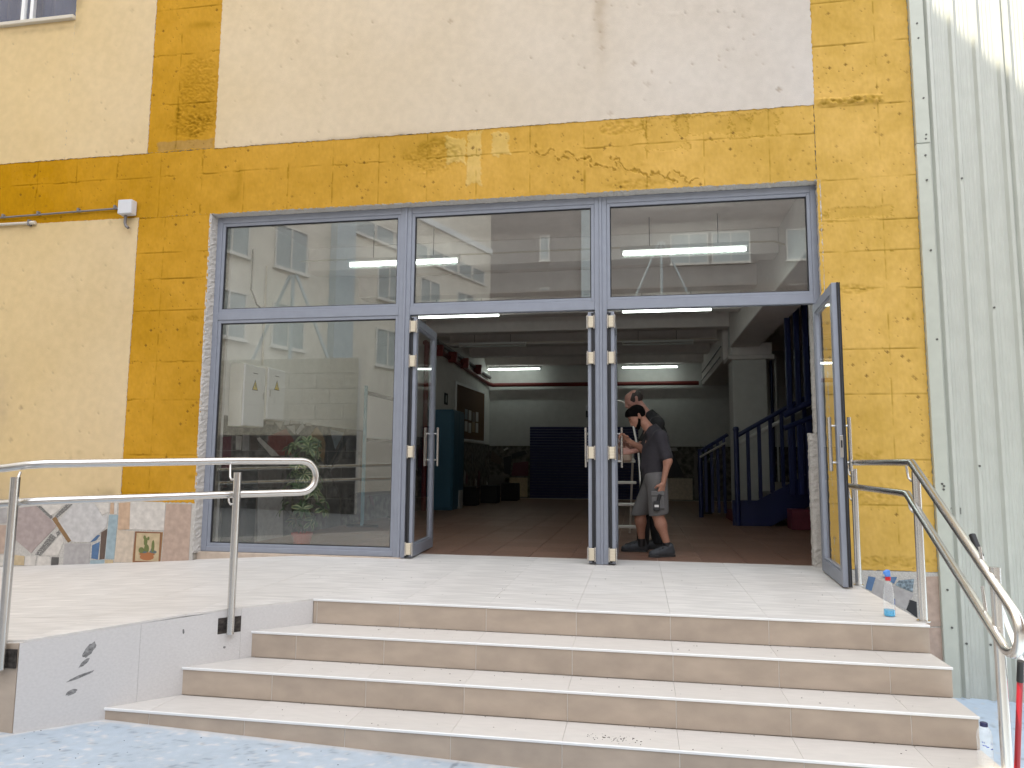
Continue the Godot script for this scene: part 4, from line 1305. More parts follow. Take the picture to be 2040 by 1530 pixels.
	for q in [[0.44, 0.03], [0.52, 0.02]]:
		put("drain_pipe", tb([Vector3(q[0], 0.0, 0.05), Vector3(q[0], 3.0, 0.05)], q[1], 10), M["stair_blue" if q[0] < 0.5 else "white_wall"], p)
	# back door, pipes and conduits
	var s := thing("roller_shutter", "dark blue roller shutter door in the far wall of the hall", "shutter", Vector3(1.76, 0, back + 0.015))
	for k in 26:
		put("slat", bx(Vector3(0, k * 0.075 + 0.002, 0), Vector3(2.95, k * 0.075 + 0.072, 0.022), 0.008), M["shutter_blue"], s)
	put("bottom_rail", bx(Vector3(0, -0.008, 0), Vector3(2.95, 0.002, 0.03)), M["alu"], s)
	var rp := thing("fire_pipe", "red fire pipe running along the left wall and across the far wall", "pipe")
	put("pipe", tb([Vector3(0.42, 3.40, -6.9), Vector3(0.50, 3.32, -9.0), Vector3(0.64, 3.12, -12.2), Vector3(0.72, 3.10, -12.38), Vector3(6.3, 3.10, -12.38)], 0.055, 10), M["red_pipe"], rp)
	put("riser", tb([Vector3(0.45, 3.40, -6.9), Vector3(0.45, 0.0, -6.9)], 0.05, 10), M["red_pipe"], rp)
	for z in [-7.6, -8.6, -9.6, -10.8]:
		put("clamp", bx(Vector3(wall_x(z) + 0.02, 3.22, z - 0.05), Vector3(wall_x(z) + 0.22, 3.46, z + 0.05), 0.01), M["red_pipe"], rp)
	var dk := thing("cable_tray", "dark cable tray fixed high along the left wall of the hall", "cable tray")
	put("tray", tb([Vector3(0.44, 3.56, -7.6), Vector3(0.56, 3.42, -10.5), Vector3(0.66, 3.3, -12.3)], 0.045, 8), M["conduit"], dk)
	for k in 3:
		var cc := thing("ceiling_conduit", ["grey conduit along the front row of ceiling lamps", "grey conduit along the second row of ceiling lamps", "grey conduit along the unlit row of ceiling lamps"][k], "conduit")
		put("pipe", tb([Vector3(0.3, 3.60, -1.52 - 3.4 * k), Vector3(6.3, 3.60, -1.52 - 3.4 * k), Vector3(6.42, 3.55, -1.52 - 3.4 * k)], 0.012, 8), M["cream_pvc"], cc)
	var wc := thing("wall_conduit", "black cable loop and pale conduit on the wall beside the fixed window", "conduit")
	put("cable", tb([Vector3(0.16, 3.5, -0.6), Vector3(0.16, 3.0, -0.6), Vector3(0.17, 2.85, -0.72), Vector3(0.18, 2.78, -0.95)], 0.010, 8), M["black"], wc)
	put("pipe", tb([Vector3(0.125, 2.15, -1.0), Vector3(0.125, 3.4, -1.0)], 0.011, 8), M["cream_pvc"], wc)
	for e in [["double_conduit", 6.38, 3.36], ["double_conduit", 6.36, 3.14]]:
		var dc := thing("beam_conduit", ["conduit run along the side of the right ceiling beam, upper", "conduit run along the side of the right ceiling beam, lower"][0 if e[2] > 3.2 else 1], "conduit")
		put("pipe", tb([Vector3(e[1], e[2], -7.9), Vector3(e[1], e[2], -12.3)], 0.014, 8), M["conduit"], dc)

func lamps() -> void:
	var rows := [[1.0, -1.46, true, "lit ceiling tube lamp behind the joint between the left and middle transom panes"], [4.50, -1.46, true, "lit ceiling tube lamp seen through the right transom pane"], [0.88, -4.86, true, "warm lit tube lamp just under the middle bay's transom"], [4.43, -4.86, true, "lit tube lamp just under the right bay's transom"], [0.82, -8.13, false, "unlit tube lamp in the hall beyond the middle bay"], [4.37, -8.3, false, "unlit tube lamp in the hall above the two workers"], [0.62, -12.1, true, "far lit tube lamp above the red pipe beside the cork board"], [4.27, -12.1, true, "far lit tube lamp above the two workers' heads"]]
	for r in rows:
		var t := thing("ceiling_lamp", r[3], "lamp", Vector3(r[0], 3.5, r[1]), 0.0, "fluorescent ceiling lamps in the hall")
		put("housing", bx(Vector3(0, 0.035, -0.035), Vector3(1.5, 0.085, 0.035), 0.008), M["lamp_body"], t)
		for x in [0.02, 1.48]:
			put("tube_holder", bx(Vector3(x - 0.014, -0.025, -0.016), Vector3(x + 0.014, 0.04, 0.016), 0.004), M["lamp_body"], t)
		for x in [0.35, 1.15]:
			put("hanger", tb([Vector3(x, 0.085, 0), Vector3(x, 0.45, 0)], 0.006, 6), M["conduit"], t)
		put("tube", tb([Vector3(0.035, 0, 0), Vector3(1.465, 0, 0)], 0.019, 12), M["tube_glow" if r[2] else "tube_off"], t)
		if r[2]:
			var l := AreaLight3D.new()
			l.name = numbered("lamp_light")
			l.area_size = Vector2(1.43, 0.05)
			l.light_color = Color(0.90, 1.0, 0.95)
			l.light_energy = LAMP * (8.0 if r[1] > -2.0 else 1.0)
			l.light_size = 0.05
			l.shadow_enabled = true
			l.set("area_range", 30.0)
			add_child(l)
			l.position = Vector3(r[0] + 0.75, 3.474, r[1])
			l.rotation.x = -PI / 2

func leaf_mesh(len_: float, wid: float, fold: float, inner: Color, rim: Color) -> ArrayMesh:
	var m := MB.new()
	var k := 6
	for i in k:
		for s in [-1.0, 1.0]:
			var q: Array = []
			for e in [i, i + 1]:
				var t := float(e) / k
				var w := wid * pow(sin(PI * clampf(0.06 + 0.94 * t, 0, 1)), 0.8) * (0.55 + 0.9 * t) * (1.0 if e < k else 0.25)
				var y := -0.35 * len_ * t * t
				q.append([Vector3(t * len_, y, 0), Vector3(t * len_, y + fold * w, s * w * 0.62), Vector3(t * len_, y + fold * w * 1.2, s * w)])
			m.col = inner
			m.quad(q[0][0], q[1][0], q[1][1], q[0][1], Vector3.UP)
			m.col = rim
			m.quad(q[0][1], q[1][1], q[1][2], q[0][2], Vector3.UP)
	return m.mesh()
func plant() -> void:
	var t := thing("potted_plant", "tall bushy potted plant with cream edged leaves behind the fixed window", "plant", Vector3(0.90, 0, -0.66))
	var pm := MB.new()
	pm.lathe([Vector2(0, 0.0), Vector2(0.083, 0.0), Vector2(0.112, 0.135), Vector2(0.12, 0.135), Vector2(0.122, 0.165), Vector2(0.108, 0.165), Vector2(0.105, 0.14)], Vector3.ZERO, 28)
	put("pot", pm.mesh(), M["pot_red"], t)
	var so := MB.new()
	so.tube([Vector3(0, 0.13, 0), Vector3(0, 0.142, 0)], 0.105, 20)
	put("soil", so.mesh(), M["soil"], t)
	var rng := RandomNumberGenerator.new()
	rng.seed = 41
	var shapes := [leaf_mesh(0.125, 0.024, 0.35, Color(0.035, 0.085, 0.022), Color(0.05, 0.11, 0.03)), leaf_mesh(0.12, 0.026, 0.3, Color(0.06, 0.12, 0.035), Color(0.42, 0.43, 0.22)), leaf_mesh(0.11, 0.022, 0.4, Color(0.028, 0.07, 0.02), Color(0.16, 0.20, 0.08)), leaf_mesh(0.135, 0.027, 0.25, Color(0.05, 0.10, 0.03), Color(0.30, 0.33, 0.16))]
	var stems: Array = [[Vector3(0.0, 0.12, 0.0), Vector3(0.01, 0.5, 0.0), Vector3(-0.02, 0.85, 0.02), Vector3(0.02, 1.2, 0.0)], [Vector3(0.03, 0.12, 0.02), Vector3(0.10, 0.45, 0.03), Vector3(0.12, 0.85, 0.0)], [Vector3(-0.03, 0.12, 0.0), Vector3(-0.12, 0.42, 0.02), Vector3(-0.16, 0.72, -0.02)]]
	for s in stems:
		put("stem", tb(s, 0.009, 6), M["stem"], t)
	var n := 0
	for k in 44:
		var y := rng.randf_range(0.26, 1.24)
		var reach := 0.27 * sqrt(clampf(1.0 - pow((y - 0.66) / 0.66, 2.0), 0.05, 1.0))
		var a := rng.randf_range(0, TAU)
		var rr := reach * sqrt(rng.randf_range(0.05, 1.0))
		var c := Vector3(cos(a) * rr * 1.05, y, sin(a) * rr * 0.85)
		var stem0 := Vector3(clampf(c.x * 0.3, -0.1, 0.1), y - 0.07 - rr * 0.25, c.z * 0.2)
		if n < 290:
			put("twig", tb([stem0, stem0.lerp(c, 0.6) + Vector3(0, 0.015, 0), c], 0.0035, 5), M["stem"], t)
		var outward := Vector3(cos(a), 0.75, sin(a)).normalized()
		var side := outward.cross(Vector3.UP).normalized()
		var fwd := side.cross(outward)
		var cnt := rng.randi_range(6, 8)
		var ph := rng.randf_range(0, TAU)
		for q in cnt:
			if n >= 296:
				break
			var d := (side * cos(ph + TAU * q / cnt) + fwd * sin(ph + TAU * q / cnt) + outward * rng.randf_range(0.0, 0.35)).normalized()
			var zx := d.cross(outward).normalized()
			var b := Basis(d, zx.cross(d), zx).scaled(Vector3.ONE * rng.randf_range(0.75, 1.1))
			var o := put("leaf", shapes[rng.randi() % 4], M["leaf"], t)
			o.transform = Transform3D(b, c)
			n += 1
	var u := thing("potted_plant", "small spiky potted plant on the floor behind the far stair railing", "plant", Vector3(6.0, 0, -7.6), 0.0)
	var p2 := MB.new()
	p2.lathe([Vector2(0, 0), Vector2(0.12, 0), Vector2(0.16, 0.9), Vector2(0.15, 1.0), Vector2(0, 1.0)], Vector3.ZERO, 14)
	put("stand_pot", p2.mesh(), M["black"], u)
	var cr := MB.new()
	for k in 40:
		var a := rng.randf_range(0, TAU)
		var e := rng.randf_range(0.3, 1.4)
		var d := Vector3(cos(a) * cos(e), sin(e), sin(a) * cos(e))
		var l := rng.randf_range(0.16, 0.42)
		var w := d.cross(Vector3.UP).normalized() * 0.025
		var o := Vector3(0, 1.0, 0)
		cr.col = Color(0.03, 0.05, 0.025)
		cr.quad(o - w * 0.5, o + d * l * 0.6 - w, o + d * l, o + d * l * 0.6 + w, Vector3(0, 0, 1))
	put("crown", cr.mesh(), M["leaf"], u)

func hall_things() -> void:
	# electrical boxes
	for e in [[-0.36, -0.84, 1.365, 2.09, "larger white electrical cabinet, nearest the window, with a yellow warning triangle"], [-0.86, -1.29, 1.465, 2.11, "smaller white electrical cabinet beside the larger one, with a yellow warning triangle"]]:
		var t := thing("electrical_cabinet", e[4], "electrical cabinet", Vector3.ZERO, 0.0, "electrical cabinets on the left wall")
		var x0 := wall_x(e[0])
		put("body", bx(Vector3(x0 + 0.01, e[2], e[1]), Vector3(x0 + 0.17, e[3], e[0]), 0.006), M["cream_box"], t)
		var d := put("door", bx(Vector3(x0 + 0.172, e[2] + 0.008, e[1] + 0.006), Vector3(x0 + 0.192, e[3] - 0.008, e[0] - 0.006), 0.006), M["white_paint"], t)
		var zc: float = (e[0] + e[1]) * 0.5
		var yc: float = lerpf(e[2], e[3], 0.66)
		var fx := Transform3D(Basis(Vector3(0, 0, -1), Vector3.UP, Vector3.RIGHT), Vector3(x0 + 0.192, yc, zc))
		var a := MB.new()
		a.prism(PackedVector2Array([Vector2(-0.065, -0.05), Vector2(0.065, -0.05), Vector2(0, 0.075)]), fx, 0.002)
		var sg := put("warning_sign", a.mesh(), M["black"], d)
		sg.set_meta("label", "yellow triangle with a black electric flash")
		var bm := MB.new()
		fx.origin.x += 0.002
		bm.prism(PackedVector2Array([Vector2(-0.048, -0.041), Vector2(0.048, -0.041), Vector2(0, 0.055)]), fx, 0.0015)
		put("warning_sign_face", bm.mesh(), M["warn_yellow"], d)
		var cm := MB.new()
		fx.origin.x += 0.0015
		cm.prism(PackedVector2Array([Vector2(0.006, 0.035), Vector2(-0.010, 0.002), Vector2(0.0, 0.004), Vector2(-0.004, -0.032), Vector2(0.011, 0.010), Vector2(0.001, 0.008)]), fx, 0.001)
		put("warning_sign_flash", cm.mesh(), M["black"], d)
		put("vent_slot", bx(Vector3(x0 + 0.19, e[3] - 0.10, zc - 0.05), Vector3(x0 + 0.194, e[3] - 0.092, zc + 0.05)), M["black"], d)
		var hz: float = e[1] + 0.04 if e[0] > -0.5 else e[0] - 0.05
		put("latch", bx(Vector3(x0 + 0.19, yc - 0.14, hz - 0.012), Vector3(x0 + 0.20, yc - 0.06, hz + 0.012), 0.004), M["dull_steel"], d)
	# bin
	var bn := thing("wheeled_bin", "black plastic bin with a domed lid in the corner behind the railing post", "bin", Vector3(0.235, 0, -0.42))
	put("tub", bx(Vector3(-0.14, 0.01, -0.12), Vector3(0.155, 0.60, 0.11), 0.02), M["soot"], bn)
	var ld := MB.new()
	ld.box(Vector3(0.008, 0.635, -0.005), Vector3(0.33, 0.06, 0.26), 0.02)
	ld.box(Vector3(0.008, 0.675, -0.005), Vector3(0.24, 0.04, 0.20), 0.018)
	put("lid", ld.mesh(), M["soot"], bn)
	put("bin_rim", bx(Vector3(-0.15, 0.58, -0.128), Vector3(0.165, 0.605, 0.118), 0.008), M["black"], bn)
	# whiteboard on a teal stand
	var wb := thing("whiteboard", "whiteboard on a tall teal frame standing along the left wall", "whiteboard", Vector3(0.62, 0, -3.2), atan2(1.0, 0.03))
	put("board", bx(Vector3(0.04, 1.33, -0.012), Vector3(1.6, 1.98, 0.012), 0.004), M["white_paint"], wb)
	put("top_rail", bx(Vector3(0.03, 1.98, -0.02), Vector3(1.62, 2.04, 0.02), 0.006), M["soot"], wb)
	put("pen_tray", bx(Vector3(0.03, 1.28, -0.03), Vector3(1.62, 1.33, 0.05), 0.006), M["soot"], wb)
	put("lower_panel", bx(Vector3(0.04, 0.45, -0.012), Vector3(1.6, 1.27, 0.008), 0.004), M["tile_stone"], wb)
	for x in [0.0, 1.65]:
		put("leg", bx(Vector3(x - 0.022, 0.02, -0.022), Vector3(x + 0.022, 2.12, 0.022), 0.005), M["teal"], wb)
		put("foot", bx(Vector3(x - 0.02, 0.0, -0.25), Vector3(x + 0.02, 0.04, 0.25), 0.005), M["black"], wb)
	# locker
	var lk := thing("metal_locker", "tall blue metal locker beyond the inward door leaf", "locker", Vector3(0.36, 0, -7.5))
	put("carcass", bx(Vector3(0.01, 0.0, -0.5), Vector3(0.62, 2.04, 0.4), 0.008), M["locker_blue"], lk)
	for k in 2:
		put("door", bx(Vector3(0.622, 0.05, -0.48 + k * 0.44), Vector3(0.64, 2.0, -0.05 + k * 0.44), 0.006), M["locker_blue"], lk)
	put("door", bx(Vector3(0.03, 0.05, 0.402), Vector3(0.60, 2.0, 0.42), 0.006), M["locker_blue"], lk)
	# cork board
	var cb := thing("cork_board", "big cork board in a white frame on the left wall with pinned papers", "notice board", Vector3(wall_x(-9.2) + 0.006, 0, -9.2), atan2(1.0, 0.044))
	put("cork_sheet", bx(Vector3(0.05, 1.53, 0.0), Vector3(2.65, 2.80, 0.02)), M["cork"], cb)
	var cf := MB.new()
	for e in [[0.0, 1.48, 2.7, 1.53], [0.0, 2.80, 2.7, 2.86], [0.0, 1.53, 0.05, 2.80], [2.65, 1.53, 2.7, 2.80]]:
		cf.ab(Vector3(e[0], e[1], 0), Vector3(e[2], e[3], 0.035), 0.004)
	put("board_frame", cf.mesh(), M["white_paint"], cb)
	var rng := RandomNumberGenerator.new()
	rng.seed = 15
	for k in 8:
		var x := 0.78 + (k % 4) * 0.34
		var y := 1.72 + (k / 4) * 0.28 + rng.randf_range(-0.03, 0.03)
		put("paper", bx(Vector3(x, y, 0.021), Vector3(x + 0.24, y + 0.25, 0.024)), M[["paper", "paper", "tile_ochre", "paper", "tile_slate", "paper", "tile_umber", "paper"][k]], cb)
	var sg := thing("wall_sign", "small dark sign on the left wall between locker and cork board", "sign", Vector3(wall_x(-8.5) + 0.005, 2.38, -8.5))
	put("plate", bx(Vector3(0, -0.13, -0.14), Vector3(0.012, 0.13, 0.14), 0.003), M["soot"], sg)
	put("pictogram", bx(Vector3(0.012, -0.08, -0.05), Vector3(0.014, 0.08, 0.05)), M["tile_grey"], sg)
	var bx_ := thing("wall_box", "small white and black device on the far wall beside the middle door leaf", "alarm box", Vector3(3.36, 2.32, -12.55))
	put("case", bx(Vector3(-0.06, 0.06, 0.0), Vector3(0.06, 0.2, 0.06), 0.01), M["grey_plastic"], bx_)
	put("sounder", bx(Vector3(-0.06, -0.12, 0.0), Vector3(0.06, 0.06, 0.07), 0.01), M["black"], bx_)
	# crates along the left wall
	for e in [[0.66, -7.72, 0.36, 0.30, 0.38, "tile_grey", "pale low crate with a round hole, standing past the locker"], [0.82, -8.9, 0.3, 0.34, 0.42, "soot", "dark low crate behind the pale one"], [0.98, -10.0, 0.4, 0.4, 0.42, "black", "black low crate, third along the left wall"], [1.25, -11.2, 0.42, 0.42, 0.44, "soot", "dark low crate against the far mosaic"]]:
		var t := thing("storage_crate", e[6], "crate", Vector3(e[0], 0, e[1]), 0.0, "crates along the left wall")
		put("box", bx(Vector3(0, 0, -float(e[3]) * 0.5), Vector3(e[2], e[4], float(e[3]) * 0.5), 0.01), M[e[5]], t)
		var hm := MB.new()
		hm.tube([Vector3(float(e[2]) * 0.5, float(e[4]) * 0.8, float(e[3]) * 0.5), Vector3(float(e[2]) * 0.5, float(e[4]) * 0.8, float(e[3]) * 0.5 + 0.003)], 0.025, 12)
		put("hand_hole", hm.mesh(), M["black"], t)
	# step ladder
	var la := thing("step_ladder", "aluminium step ladder with curved top rail behind the two workers", "ladder", Vector3(4.22, 0, -2.6), 0.12)
	for s in [0.0, 0.42]:
		put("side_rail", tb([Vector3(s - 0.03 + s * 0.3, 0.0, 0.25), Vector3(s + 0.02 + s * 0.1, 1.12, -0.05), Vector3(s * 0.96 + 0.02, 1.5, -0.12)], 0.017, 8), M["alu"], la)
		put("back_leg", tb([Vector3(s, 0.0, -0.62), Vector3(s, 1.15, -0.12)], 0.015, 8), M["alu"], la)
	put("top_rail", tb([Vector3(0.02, 1.5, -0.12), Vector3(0.03, 1.68, -0.14)] + arc(Vector3(0.21, 1.66, -0.14), Vector3.LEFT, Vector3.UP, 0.17, 0.2, PI - 0.2, 8) + [Vector3(0.40, 1.5, -0.12)], 0.013, 8), M["alu"], la)
	for k in 4:
		var y := 0.17 + k * 0.28
		put("step", bx(Vector3(0.0, y - 0.025, 0.20 - k * 0.08), Vector3(0.43, y + 0.012, 0.29 - k * 0.08), 0.005), M["alu"], la)
	put("platform", bx(Vector3(-0.01, 1.0, -0.16), Vector3(0.42, 1.04, 0.05), 0.006), M["alu"], la)
	var bk := thing("tool_bag", "pinkish grey bag hanging on the step ladder behind the workers' hands", "bag", Vector3(4.40, 0.99, -2.58), 0.15)
	put("pouch", bx(Vector3(-0.17, 0.0, 0.0), Vector3(0.20, 0.30, 0.10), 0.03), M["tile_rose"], bk)
	put("flap", bx(Vector3(-0.172, 0.24, -0.005), Vector3(0.202, 0.315, 0.11), 0.02), M["tile_mauve"], bk)

func stair() -> void:
	var t := thing("hall_staircase", "dark blue steel staircase with baluster railings on the right of the hall", "staircase")
	var sb: Material = M["stair_blue"]
	for k in 9:
		put("step", bx(Vector3(6.25 + k * 0.29, k * 0.165, -6.6), Vector3(6.25 + (k + 1) * 0.29 + 0.02, k * 0.165 + 0.165, -4.98), 0.008), M["red_step" if k == 0 else "tile_stone"], t)
	var st := MB.new()
	st.prism(PackedVector2Array([Vector2(6.17, 0.0), Vector2(6.75, 0.0), Vector2(9.0, 1.25), Vector2(9.0, 1.75), Vector2(6.55, 0.40), Vector2(6.17, 0.40)]), Transform3D(Basis(), Vector3(0, 0, -4.98)), 0.05, 0.004)
	put("stringer", st.mesh(), sb, t)
	put("newel_post", tb([Vector3(6.25, 0.0, -4.92), Vector3(6.25, 1.50, -4.92)], 0.042, 12), sb, t)
	var kn := MB.new()
	kn.lathe([Vector2(0, -0.05), Vector2(0.04, -0.035), Vector2(0.052, 0.0), Vector2(0.04, 0.04), Vector2(0, 0.052)], Vector3(6.25, 1.53, -4.92), 12)
	put("newel_ball", kn.mesh(), sb, t)
	put("handrail", tb([Vector3(6.25, 1.42, -4.92), Vector3(6.90, 1.80, -4.92), Vector3(9.0, 2.98, -4.92)], 0.035, 8), sb, t)
	put("steel_rail", tb([Vector3(6.25, 1.28, -4.98), Vector3(6.90, 1.64, -4.98), Vector3(9.0, 2.82, -4.98)], 0.03, 8), M["white_wall"], t)
	for k in 12:
		var x := 6.43 + k * 0.175
		put("baluster", bx(Vector3(x - 0.028, 0.40 + (x - 6.55) * 0.55, -4.945), Vector3(x + 0.028, 1.42 + (x - 6.25) * 0.575, -4.905), 0.005), sb, t)
	# far railing, along the lower landing
	put("newel_post", tb([Vector3(5.82, 0.0, -6.6), Vector3(5.82, 1.24, -6.6)], 0.042, 10), sb, t)
	put("handrail", tb([Vector3(5.82, 1.20, -6.6), Vector3(6.28, 1.50, -6.3)], 0.034, 8), sb, t)
	put("steel_rail", tb([Vector3(5.82, 1.10, -6.55), Vector3(6.25, 1.36, -6.2)], 0.02, 8), M["alu"], t)
	for k in 4:
		var f := 0.2 + k * 0.22
		var p := Vector3(5.82, 0.1, -6.6).lerp(Vector3(6.28, 0.1, -6.3), f)
		put("baluster", bx(p - Vector3(0.026, 0, 0.02), p + Vector3(0.026, 1.08 + f * 0.3, 0.02), 0.005), sb, t)
	# upright screens above and below the rail near the door
	for k in 16:
		var x := 6.93 + k * 0.13
		put("screen_slat", bx(Vector3(x, 1.72 + (x - 6.9) * 0.5, -4.36), Vector3(x + 0.085, 3.85, -4.30), 0.014), sb, t)
		put("screen_slat", bx(Vector3(x, 0.50 + (x - 6.9) * 0.12, -4.36), Vector3(x + 0.085, 1.52 + (x - 6.9) * 0.40, -4.30), 0.014), sb, t)
	put("screen_rail", tb([Vector3(6.88, 1.72, -4.33), Vector3(9.0, 2.80, -4.33)], 0.05, 8), sb, t)
	put("screen_rail", tb([Vector3(6.88, 1.52, -4.33), Vector3(9.0, 2.40, -4.33)], 0.04, 8), sb, t)
	var pr := thing("mosaic_block", "low block with dull red and grey tiles under the staircase", "block", Vector3(6.95, 0, -4.45))
	put("core", bx(Vector3(0, 0, -0.25), Vector3(0.45, 0.30, 0.1), 0.01), M["tile_maroon"], pr)
	put("cap", bx(Vector3(0.46, 0.0, -0.2), Vector3(1.4, 0.40, 0.2), 0.01), M["tile_stone"], pr)

# ---------------------------------------------------------------- the yard that the panes reflect
func yard() -> void:
	# the wing on the left of the yard, turned a little; local x runs along it, its yard side is local -z
	var dir := Vector3(0.336, 0, 0.942)
	var turn := atan2(-dir.z, dir.x)
	var w := thing("yard_wing", "tall cream wing along the left of the yard, mirrored in the fixed window", "building", Vector3(-14.3, -0.8, 0), turn)
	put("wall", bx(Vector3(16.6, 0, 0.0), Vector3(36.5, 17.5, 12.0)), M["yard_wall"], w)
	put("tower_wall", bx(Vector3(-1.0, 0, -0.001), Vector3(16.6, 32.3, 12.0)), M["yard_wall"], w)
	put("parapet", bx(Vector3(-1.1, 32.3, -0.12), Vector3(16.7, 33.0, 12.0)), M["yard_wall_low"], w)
	put("pillar", bx(Vector3(20.5, 0, -0.35), Vector3(21.6, 17.5, 0.0)), M["yard_blue"], w)
	for f in [[15.0, 1.5], [17.65, 1.6], [23.4, 1.6], [26.5, 1.6], [29.6, 1.6], [12.0, 1.6], [9.0, 1.6]]:
		for y in [5.9, 8.85]:
			window(w, f[0], f[0] + f[1], y, y + 1.65, 2)
	for k in 8:
		window(w, 21.9 + k * 1.3, 23.15 + k * 1.3, 11.35, 12.1, 1)
	for f in [3.0, 7.0, 11.0]:
		for y in [14.6, 17.6, 20.6, 23.6, 26.6, 29.6]:
			window(w, f, f + 1.7, y, y + 1.6, 2)
	put("string_course", bx(Vector3(16.6, 13.2, -0.10), Vector3(36.5, 13.5, 0.0)), M["white_paint"], w)
	# the block across the yard
	var o := thing("yard_block", "cream block across the yard with paired windows, mirrored in the right transom pane", "building", Vector3(-3.2, -0.8, 31.0))
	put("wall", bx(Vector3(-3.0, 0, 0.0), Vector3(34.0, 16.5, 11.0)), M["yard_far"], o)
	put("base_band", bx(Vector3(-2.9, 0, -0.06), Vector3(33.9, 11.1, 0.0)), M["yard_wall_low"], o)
	for y in [3.8, 6.6, 9.35, 12.25]:
		for x in [9.72, 11.85, 15.6, 17.7, 21.5, 23.6]:
			window(o, x, x + 1.95, y, y + 1.65, 2)
		window(o, 2.7, 3.25, y + 0.5, y + 1.9, 1)
	put("pillar", bx(Vector3(5.0, 0, -0.3), Vector3(5.7, 16.5, 0.0)), M["yard_blue"], o)
	var rw := thing("added_light_block", "plain brown block added out of view at the right to cut sky light", "building", Vector3(19.0, -1.0, 2.0))  # unseen block, added to hold back sky light from the right
	put("wall", bx(Vector3(0, 0, 0), Vector3(10, 15, 29)), M["blocker_brown"], rw)
	put("parapet", bx(Vector3(-0.1, 15, -0.1), Vector3(10, 15.4, 29.1)), M["yard_wall_low"], rw)
	# low block wall
	var bw := thing("block_wall", "low wall of large concrete blocks mirrored in the fixed window", "wall", Vector3(-9.5, -0.45, 11.0))
	put("mortar_core", bx(Vector3(0, -0.3, 0.02), Vector3(6.8, 4.2, 0.18)), M["grout"], bw)
	for r in 10:
		for c in 9:
			var x := c * 0.8 - (0.4 if r % 2 else 0.0)
			var a := maxf(0.0, x + 0.008)
			var b := minf(6.8, x + 0.792)
			if b - a > 0.1:
				put("block", bx(Vector3(a, r * 0.42 + 0.006, 0.0), Vector3(b, r * 0.42 + 0.412, 0.03), 0.006), M["block" if r > 4 else "yard_dark"], bw)
	# basketball hoops: slender braced masts
	for e in [[-4.9, 11.4, 6.9, "steel braced mast near the block wall, mirrored in the fixed window"], [5.9, 27.0, 12.2, "steel braced mast before the far block, mirrored in the right transom pane"]]:
		var m := thing("braced_mast", e[3], "mast", Vector3(e[0], -0.7, e[1]), 0.0, "braced masts in the yard")
		put("mast", tb([Vector3.ZERO, Vector3(0, e[2], 0)], 0.06, 8), M["yard_blue"], m)
		for s in [-1.0, 1.0]:
			put("brace", tb([Vector3(s * 1.9, float(e[2]) - 4.2, 0), Vector3(s * 0.1, e[2], 0)], 0.05, 8), M["yard_blue"], m)
			put("lower_leg", tb([Vector3(s * 1.9, 0, 0), Vector3(s * 1.9, float(e[2]) - 4.2, 0)], 0.05, 8), M["yard_blue"], m)
func window(parent: Node3D, x0: float, x1: float, y0: float, y1: float, n: int) -> void:
	var p := put("window", bx(Vector3(x0, y0, -0.015), Vector3(x1, y1, -0.004)), M["dark_pane"], parent)
	var f := MB.new()
	var t := 0.06
	f.ab(Vector3(x0, y0, -0.06), Vector3(x1, y0 + t, -0.016))
	f.ab(Vector3(x0, y1 - t, -0.06), Vector3(x1, y1, -0.016))
	for k in n + 1:
		var x := lerpf(x0, x1 - t, float(k) / n)
		f.ab(Vector3(x, y0 + t, -0.058), Vector3(x + t, y1 - t, -0.017))
	put("window_frame", f.mesh(), M["far_frame"], p)
	put("sill", bx(Vector3(x0 - 0.06, y0 - 0.08, -0.14), Vector3(x1 + 0.06, y0 - 0.005, -0.001)), M["far_frame"], p)

# ---------------------------------------------------------------- people
func hand(b: Body, wrist: Vector3, along: Vector3, palm: Vector3, thumb: Vector3, curl: float, sc := 1.0) -> void:
	var a := along.normalized()
	var n := (palm - a * palm.dot(a)).normalized()
	var t := a.cross(n).normalized()
	if t.dot(thumb) < 0.0:
		t = -t
	var offs := [0.030, 0.010, -0.010, -0.028]
	var lens := [0.070, 0.078, 0.072, 0.056]
	b.cap(wrist - a * 0.02, wrist + a * 0.015, 0.024 * sc, 0.023 * sc)
	for f in 4:
		var kn: Vector3 = wrist + a * (0.088 if f < 3 else 0.080) * sc + t * float(offs[f]) * sc
		b.cap(wrist + a * 0.012 * sc + t * float(offs[f]) * 0.6 * sc, kn, 0.0145 * sc, 0.0110 * sc)
		var d := a
		var p := kn
		var c := curl * (1.0 + 0.06 * f)
		for s in 3:
			d = d.rotated(t.cross(a).normalized() if false else a.cross(n).normalized(), c * [0.8, 1.15, 0.8][s])
			var l: float = float(lens[f]) * [0.46, 0.30, 0.24][s] * sc
			b.cap(p, p + d * l, (0.0098 - 0.0008 * s) * sc, (0.0090 - 0.0008 * s) * sc)
			p += d * l
	var th := wrist + t * 0.020 * sc + a * 0.020 * sc
	var d1 := (t * 0.75 + a * 0.6 + n * 0.35).normalized()
	var e := th + d1 * 0.045 * sc
	b.cap(th, e, 0.0145 * sc, 0.0115 * sc)
	var d2 := (t * 0.25 + a * 0.8 + n * 0.6).normalized()
	b.cap(e, e + d2 * 0.032 * sc, 0.0110 * sc, 0.0088 * sc)

